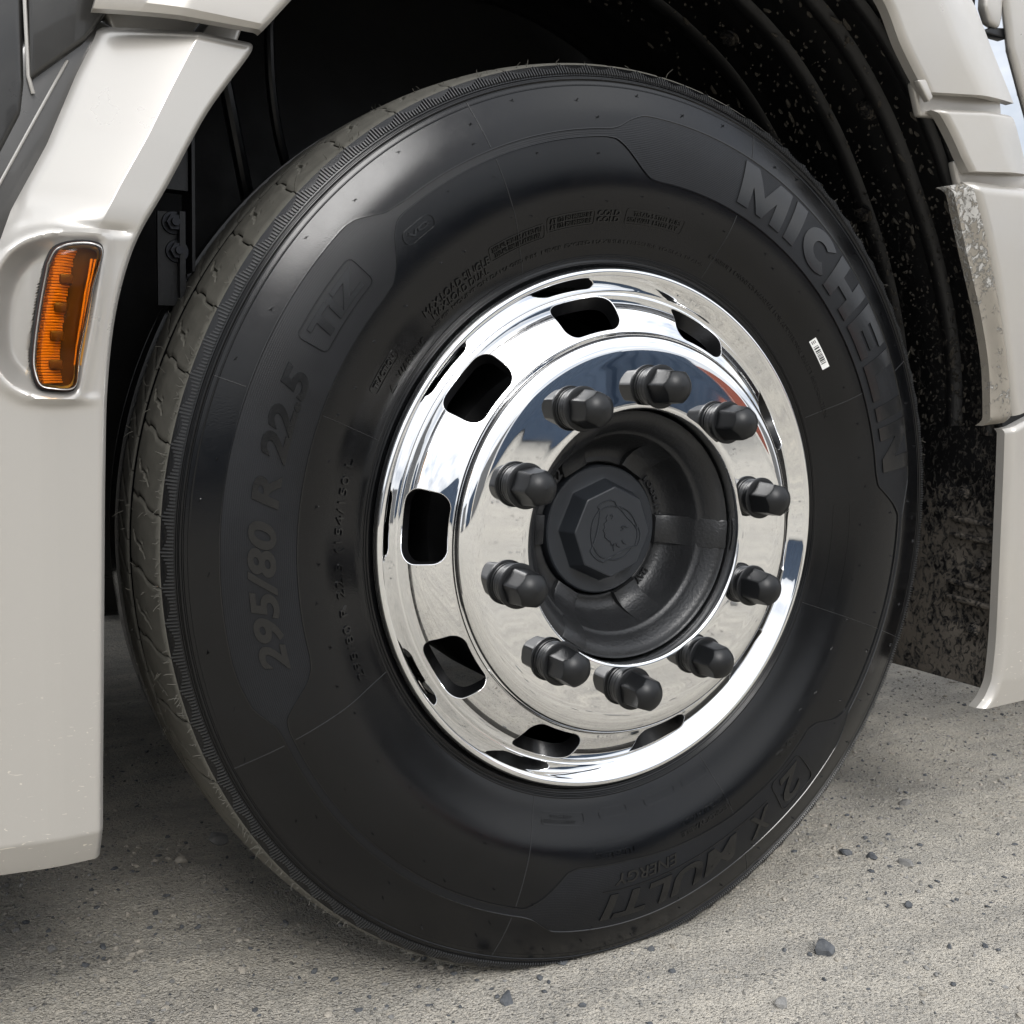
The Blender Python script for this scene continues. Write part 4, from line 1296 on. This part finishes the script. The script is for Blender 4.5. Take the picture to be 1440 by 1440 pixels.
for k, y in ((40, -.075), (20, -.165), (28, .0), (62, -.13), (52, .06)):
    c, n_ = on_liner(k, y)
    o = obj('liner_bolt', bm_dirty, liner); o.location = c; o.rotation_euler = n_.to_track_quat('Z', 'Y').to_euler()

# mud flecks thrown on to the liner
mb = MB()
for i in range(1500):
    s = rng.beta(1.0, 1.9)
    k = int(s*75); y = rng.uniform(-.165, .20)
    c, n_ = on_liner(k, y)
    tn = np.array([lt[k, 0], 0, lt[k, 1]])
    sz = rng.lognormal(-6.85, .55); sz = min(sz, .0045)
    el = rng.uniform(1.0, 3.0); nn = np.array(n_)
    wdir = np.array([0, 1., 0])
    ang = rng.normal()*.35
    T_ = tn*math.cos(ang)+wdir*math.sin(ang); W_ = -tn*math.sin(ang)+wdir*math.cos(ang)
    cc = np.array(c)+tn*rng.uniform(-.008, .008)+nn*.002
    m_ = 7; aa = np.linspace(0, 2*np.pi, m_, endpoint=False); jit = rng.uniform(.65, 1.25, m_)
    ring = cc+(np.cos(aa)*jit)[:, None]*T_*sz*el+(np.sin(aa)*jit)[:, None]*W_*sz*.7-nn*.0025
    top = cc+(ring-cc+nn*.0025)*.55+nn*sz*.25
    mb.add(np.vstack([ring, top]), [(a_, (a_+1) % m_, m_+(a_+1) % m_, m_+a_) for a_ in range(m_)]+[tuple(range(m_, 2*m_))])
o = mb.build('mud_fleck', M['mud'], liner, True, 60); o['kind'] = 'stuff'

# mud flap panel at the foot of the liner, with its ribs and bosses
FZ = np.linspace(-.238, .125, 90); FY = np.linspace(-.198, .32, 120)
FYg, FZg = np.meshgrid(FY, FZ, indexing='ij')
bos = [(-.118, .035), (-.155, -.061), (-.151, -.153)]
FX = np.full(FYg.shape, .596)
for by, bz in bos:
    d = np.hypot((FYg-by)/1.25, FZg-bz); FX += .012*np.exp(-(d/.020)**2)-.010*np.exp(-(d/.009)**2)
FX += .003*np.sin(FYg*38)*sstep(-.06, .0, FYg)
flap = part('mud_flap', mesh('mud_flap', np.stack([FX, FYg, FZg+.10*(FYg+.198)*0-.0*FYg], -1).reshape(-1, 3), grid_faces(len(FY), len(FZ)), M['flap'], True, 60), 'mud-caked flap behind the tyre with ribs and round bosses')
for z_ in (-.010, -.033, -.100, -.123):
    mb = MB()
    pts = np.array([(.5935, y, z_-.05*(y+.2)*-1) for y in np.linspace(-.196, -.105, 10)])
    mb.tube(pts, [.0025]+[.0042]*8+[.0018], 8); mb.build('flap_rib', M['flap'], flap)
fb = bolt_mesh('flap_bolt', .0075, .006, 'flap')
for by, bz in bos:
    o = obj('flap_bolt', fb, flap); o.location = (.592, by-.006, bz-.004); o.rotation_euler = (0, RAD(-90), 0)

# ---- bracket in the front of the arch
br = part('mounting_bracket', bpy.data.meshes.new('mounting_bracket'))
mb = MB()
mb.box((-.4830, .000, .235), (-.4585, .006, .3270)); mb.box((-.4640, -.012, .225), (-.4585, .000, .3270))
mb.box((-.4900, .004, .3500), (-.4520, .030, .3900)); mb.box((-.4500, -.004, .270), (-.4470, .040, .4100))
me = mesh('mounting_bracket', np.concatenate(mb.v), mb.f, M['bracket'], False); br.data = me
bs = bolt_mesh('bracket_bolt', .0085, .010, 'steel')
for x_, z_ in ((-.468, .3165), (-.4645, .2890)):
    o = obj('bracket_bolt', bs, br); o.location = (x_, -.0005, z_); o.rotation_euler = (RAD(90), 0, 0)

for pts, r_ in (([(-.44, .10, .66), (-.40, .09, .52), (-.36, .12, .38), (-.30, .20, .22), (-.22, .26, .08)], .008),
                ([(-.30, .16, .70), (-.33, .13, .56), (-.30, .16, .42), (-.20, .22, .30), (-.10, .26, .12)], .006)):
    mb = MB(); mb.tube(catmull(pts, 8), r_, 10); o = mb.build('brake_hose', M['bracket'], truck, loc=(0, 0, ZC))

# ------------------------------------------------------------------ rest of the truck, unseen above and behind the frame; also keeps light from below it
def tbox(name, lo, hi, mat, b=.02, label=None):
    bm = bevel_box(lo, hi, b)
    me = bpy.data.meshes.new(name); bm.to_mesh(me); bm.free(); me.materials.append(mat); me.shade_smooth(); me.set_sharp_from_angle(angle=RAD(35))
    return part(name, me, label)
tbox('cab_body', (-.92, -.135, .87), (.50, 2.33, 3.0), M['paint'], .06)
tbox('cab_floor', (-.80, -.10, .735), (.50, 2.30, .865), M['dark'], .01)
tbox('front_bumper', (-1.02, -.12, -.35), (-.665, 2.10, .19), M['dark'], .04)  # drawn low and wide to keep light off the ground behind it
tbox('inner_arch_wall', (-.60, .35, -.10), (.59, .40, .73), M['dark'], .01)
tbox('engine_block', (-.55, .65, -.22), (1.2, 1.55, .70), M['dark'], .04)
tbox('axle_beam', (-.06, .14, -.10), (.06, 2.0, .04), M['dark'], .015)
tbox('chassis_rail', (-.55, .52, .12), (4.8, .60, .40), M['dark'], .01)
tbox('chassis_rail', (-.55, 1.58, .12), (4.8, 1.66, .40), M['dark'], .01)
tbox('fuel_tank', (1.05, -.10, -.16), (2.6, .48, .46), M['dark'], .08)
tbox('battery_box', (.66, .02, -.20), (1.0, .45, .40), M['dark'], .02)

far = empty('wheel', (0, 2.12, ZC), truck); far.scale = (1, -1, 1)
far['label'] = 'front wheel on the far side, in the dark under the truck'
obj('tyre', tyre.data, far); obj('rim', rim.data, far); obj('brake_drum', bpy.data.meshes['brake_drum'], far)

# ------------------------------------------------------------------ loose stones and gravel
def rock(seed, sx, sy, sz):
    r_ = np.random.default_rng(seed)
    bm = bmesh.new()
    bmesh.ops.create_icosphere(bm, subdivisions=2, radius=1.0)
    planes = [(Vector(r_.normal(size=3)).normalized(), r_.uniform(.55, .85)) for _ in range(9)]
    for v in bm.verts:
        for n_, d in planes:
            k = v.co.dot(n_)
            if k > d: v.co -= n_*(k-d)
        v.co *= 1+r_.normal()*.02
        v.co = Vector((v.co.x*sx, v.co.y*sy, v.co.z*sz))
    me = bpy.data.meshes.new('stone'); bm.to_mesh(me); bm.free()
    me.shade_smooth(); me.set_sharp_from_angle(angle=RAD(28))
    return me
STONES = [
 (.230,-.257,.0155,.013,.012,'stone_dark','largest dark grey angular stone lying alone in front of the tyre at lower right'),
 (.463,-.067,.014,.009,.006,'stone_dark','flat dark stone just right of the tyre, leftmost of the three in a row'),
 (.485,-.096,.011,.008,.006,'stone_dark','small dark stone in the middle of the row of three right of the tyre'),
 (.518,-.131,.014,.008,.005,'stone_mid','flat grey stone at the right end of the row of three right of the tyre'),
 (-.329,.376,.017,.014,.012,'stone_mid','rounded grey stone in the shade at the lower left of the tyre'),
 (-.390,.331,.012,.009,.008,'stone_tan','pale stone in the shade nearest to the silver front panel'),
 (-.577,.150,.010,.008,.006,'stone_mid','small lone stone on the shaded ground at the far lower left'),
 (.720,.047,.012,.009,.007,'stone_mid','grey stone in the shadow edge behind the tyre, farthest right of the wheel'),
 (.419,-.220,.008,.006,.006,'stone_dark','small dark stone between the big angular stone and the row of three'),
 (.104,-.318,.011,.008,.005,'stone_mid','small grey stone at the bottom edge below the big angular stone'),
 (-.061,-.130,.012,.008,.007,'stone_dark','dark stone touching the foot of the tyre'),
 (-.158,-.172,.013,.009,.004,'stone_dark','flat dark stone half buried at the bottom centre'),
]
for i, (x, y, sx, sy, sz, mt, lb) in enumerate(STONES):
    me = rock(100+i, sx, sy, sz); me.materials.append(M[mt])
    o = obj('stone', me, None, (x, y, ground_h(x, y)+sz*.45))
    o.rotation_euler = (rng.normal()*.2, rng.normal()*.2, rng.uniform(0, 6.28))
    tag(o, lb, 'stone', 'loose stones round the tyre')

bm = bmesh.new(); bmesh.ops.create_icosphere(bm, subdivisions=1, radius=1.0)
ico_v = np.array([v.co[:] for v in bm.verts]); ico_f = np.array([[v.index for v in f.verts] for f in bm.faces]); bm.free()
def gravel(name, count, xr, yr, smin, smax, mat, seed):
    r_ = np.random.default_rng(seed)
    vs, fs, n_ = [], [], 0
    pts = np.stack([r_.uniform(*xr, count), r_.uniform(*yr, count)], 1)
    keep = np.array([noise.noise(Vector((x*2.2, y*2.2, seed)))+.55*noise.noise(Vector((x*9, y*9, seed+3)))+r_.uniform(-.5, .5) > -.05 for x, y in pts])
    for x, y in pts[keep]:
        s = smin*(smax/smin)**(r_.random()**2.2)
        ax = r_.normal(size=3); ax /= np.linalg.norm(ax); an = r_.uniform(0, 6.28)
        K_ = np.array([[0, -ax[2], ax[1]], [ax[2], 0, -ax[0]], [-ax[1], ax[0], 0]])
        Rm = np.eye(3)+math.sin(an)*K_+(1-math.cos(an))*K_@K_
        v = ico_v*(1+r_.normal(size=(len(ico_v), 1))*.16)*np.array([1, r_.uniform(.6, 1), r_.uniform(.45, .8)])
        v = (v@Rm.T)*np.array([1, 1, .75])*s
        v += (x, y, ground_h(x, y)+s*.12)
        vs.append(v); fs.append(ico_f+n_); n_ += len(v)
    o = obj(name, mesh(name, np.concatenate(vs), np.concatenate(fs), M[mat], False))
    return o
for nm, cnt_, sm, sx_, mt, sd_, lb in (
  ('gravel', 6000, .0010, .0050, 'stone_mid', 11, 'small grey gravel strewn over the dust'),
  ('gravel', 3400, .0010, .0058, 'stone_dark', 12, 'small dark blue-grey gravel strewn over the dust'),
  ('gravel', 6500, .0010, .0060, 'stone_tan', 13, 'small tan gravel strewn over the dust')):
    tag(gravel(nm, cnt_*2, (-.9, 1.6), (-.6, .9), sm, sx_, mt, sd_), lb, 'gravel', None, 'stuff')
tag(gravel('gravel', 9000, (-4, 9), (-11, -.6), .004, .028, 'stone_mid', 14), 'coarse gravel of the yard mirrored in the polished rim', 'gravel', None, 'stuff')

# ------------------------------------------------------------------ the yard behind the photographer, seen mirrored in the rim
def paint_cont(name, col):
    return simple(name, col, .5, 0, bump_s=9, bump_d=.004, var=.25, vs=3)
M['blue'] = paint_cont('container_blue', (.055, .085, .135))
M['blue2'] = paint_cont('container_light_blue', (.07, .16, .30))
M['red'] = paint_cont('container_orange_red', (.33, .090, .055))
M['grey'] = paint_cont('container_grey', (.20, .20, .20))
def container(loc, rz, Lc, mat, label):
    root = empty('shipping_container', loc); root.rotation_euler = (0, 0, rz)
    tag(root, label, 'container', 'containers across the yard')
    W_, H_ = 2.44, 2.6
    # corrugated walls
    xs = []
    x = .1
    while x < Lc-.1: xs += [(x, 0), (x+.07, .036), (x+.14, .036), (x+.21, 0)]; x += .28
    xs = np.array(xs)
    mb = MB()
    for y_, sgn in ((0, 1), (W_, -1)):
        v = np.concatenate([np.stack([xs[:, 0], y_+sgn*xs[:, 1], np.full(len(xs), .16)], 1), np.stack([xs[:, 0], y_+sgn*xs[:, 1], np.full(len(xs), H_-.1)], 1)])
        n_ = len(xs); mb.add(v, [(i, i+1, n_+i+1, n_+i) for i in range(n_-1)])
    mb.box((.05, .05, H_-.1), (Lc-.05, W_-.05, H_-.04)); mb.box((.05, .05, .1), (Lc-.05, W_-.05, .16)); mb.box((.03, .05, .16), (.08, W_-.05, H_-.1))
    mb.build('wall', mat, root, False)
    for x_ in (0, Lc-.12):
        for y_ in (0, W_-.12):
            mb = MB(); mb.box((x_, y_, 0), (x_+.12, y_+.12, H_)); mb.build('corner_post', mat, root, False)
    for z_ in (.02, H_-.12):
        for y_ in (-.003, W_-.097):
            mb = MB(); mb.box((.12, y_, z_), (Lc-.12, y_+.10, z_+.14)); mb.build('rail', mat, root, False)
    for y_ in (.13, 1.24):
        mb = MB(); mb.box((Lc-.06, y_, .17), (Lc-.01, y_+1.07, H_-.13)); d_ = mb.build('door', mat, root, False)
        for yy in (.25, .75):
            mb = MB(); mb.tube([(Lc+.02, y_+yy, .2), (Lc+.02, y_+yy, 1.3), (Lc+.02, y_+yy, H_-.2)], .02, 8); mb.build('lock_rod', M['grey'], d_)
CONT = [((7.30, -10.88, 0), RAD(210), 2.99, 'blue', 'dark blue container mirrored at the upper left of the polished disc'),
        ((9.80, -11.60, 0), RAD(210), 2.99, 'blue', 'dark blue container mirrored in the middle of the polished disc'),
        ((9.10, -14.60, 0), RAD(212), 2.99, 'blue2', 'bright blue container mirrored in the gap between two dark ones'),
        ((18.40, -17.10, 0), RAD(220.5), 2.99, 'red', 'orange-red container mirrored at the right of the polished disc')]
CONT += [((3.90, -12.90, 0), RAD(186), 6.06, 'grey', 'grey container added to block low sky light, mirrored low at the left of the polished rim'),  # four more, added round the yard to hold off low sky light
         ((-3.30, -13.00, 0), RAD(178), 6.06, 'blue', 'dark blue container added to block low sky light, mirrored at the far left of the polished rim'),
         ((15.20, -4.60, 0), RAD(225), 6.06, 'grey', 'grey container added to block low sky light, mirrored at the far right of the polished rim'),
         ((-10.60, -9.20, 0), RAD(125), 6.06, 'grey', 'grey container added to block low sky light, mirrored in the front edge of the rim')]
for loc, rz, Lc, mt, lb in CONT:
    container(loc, rz, Lc, M[mt], lb)
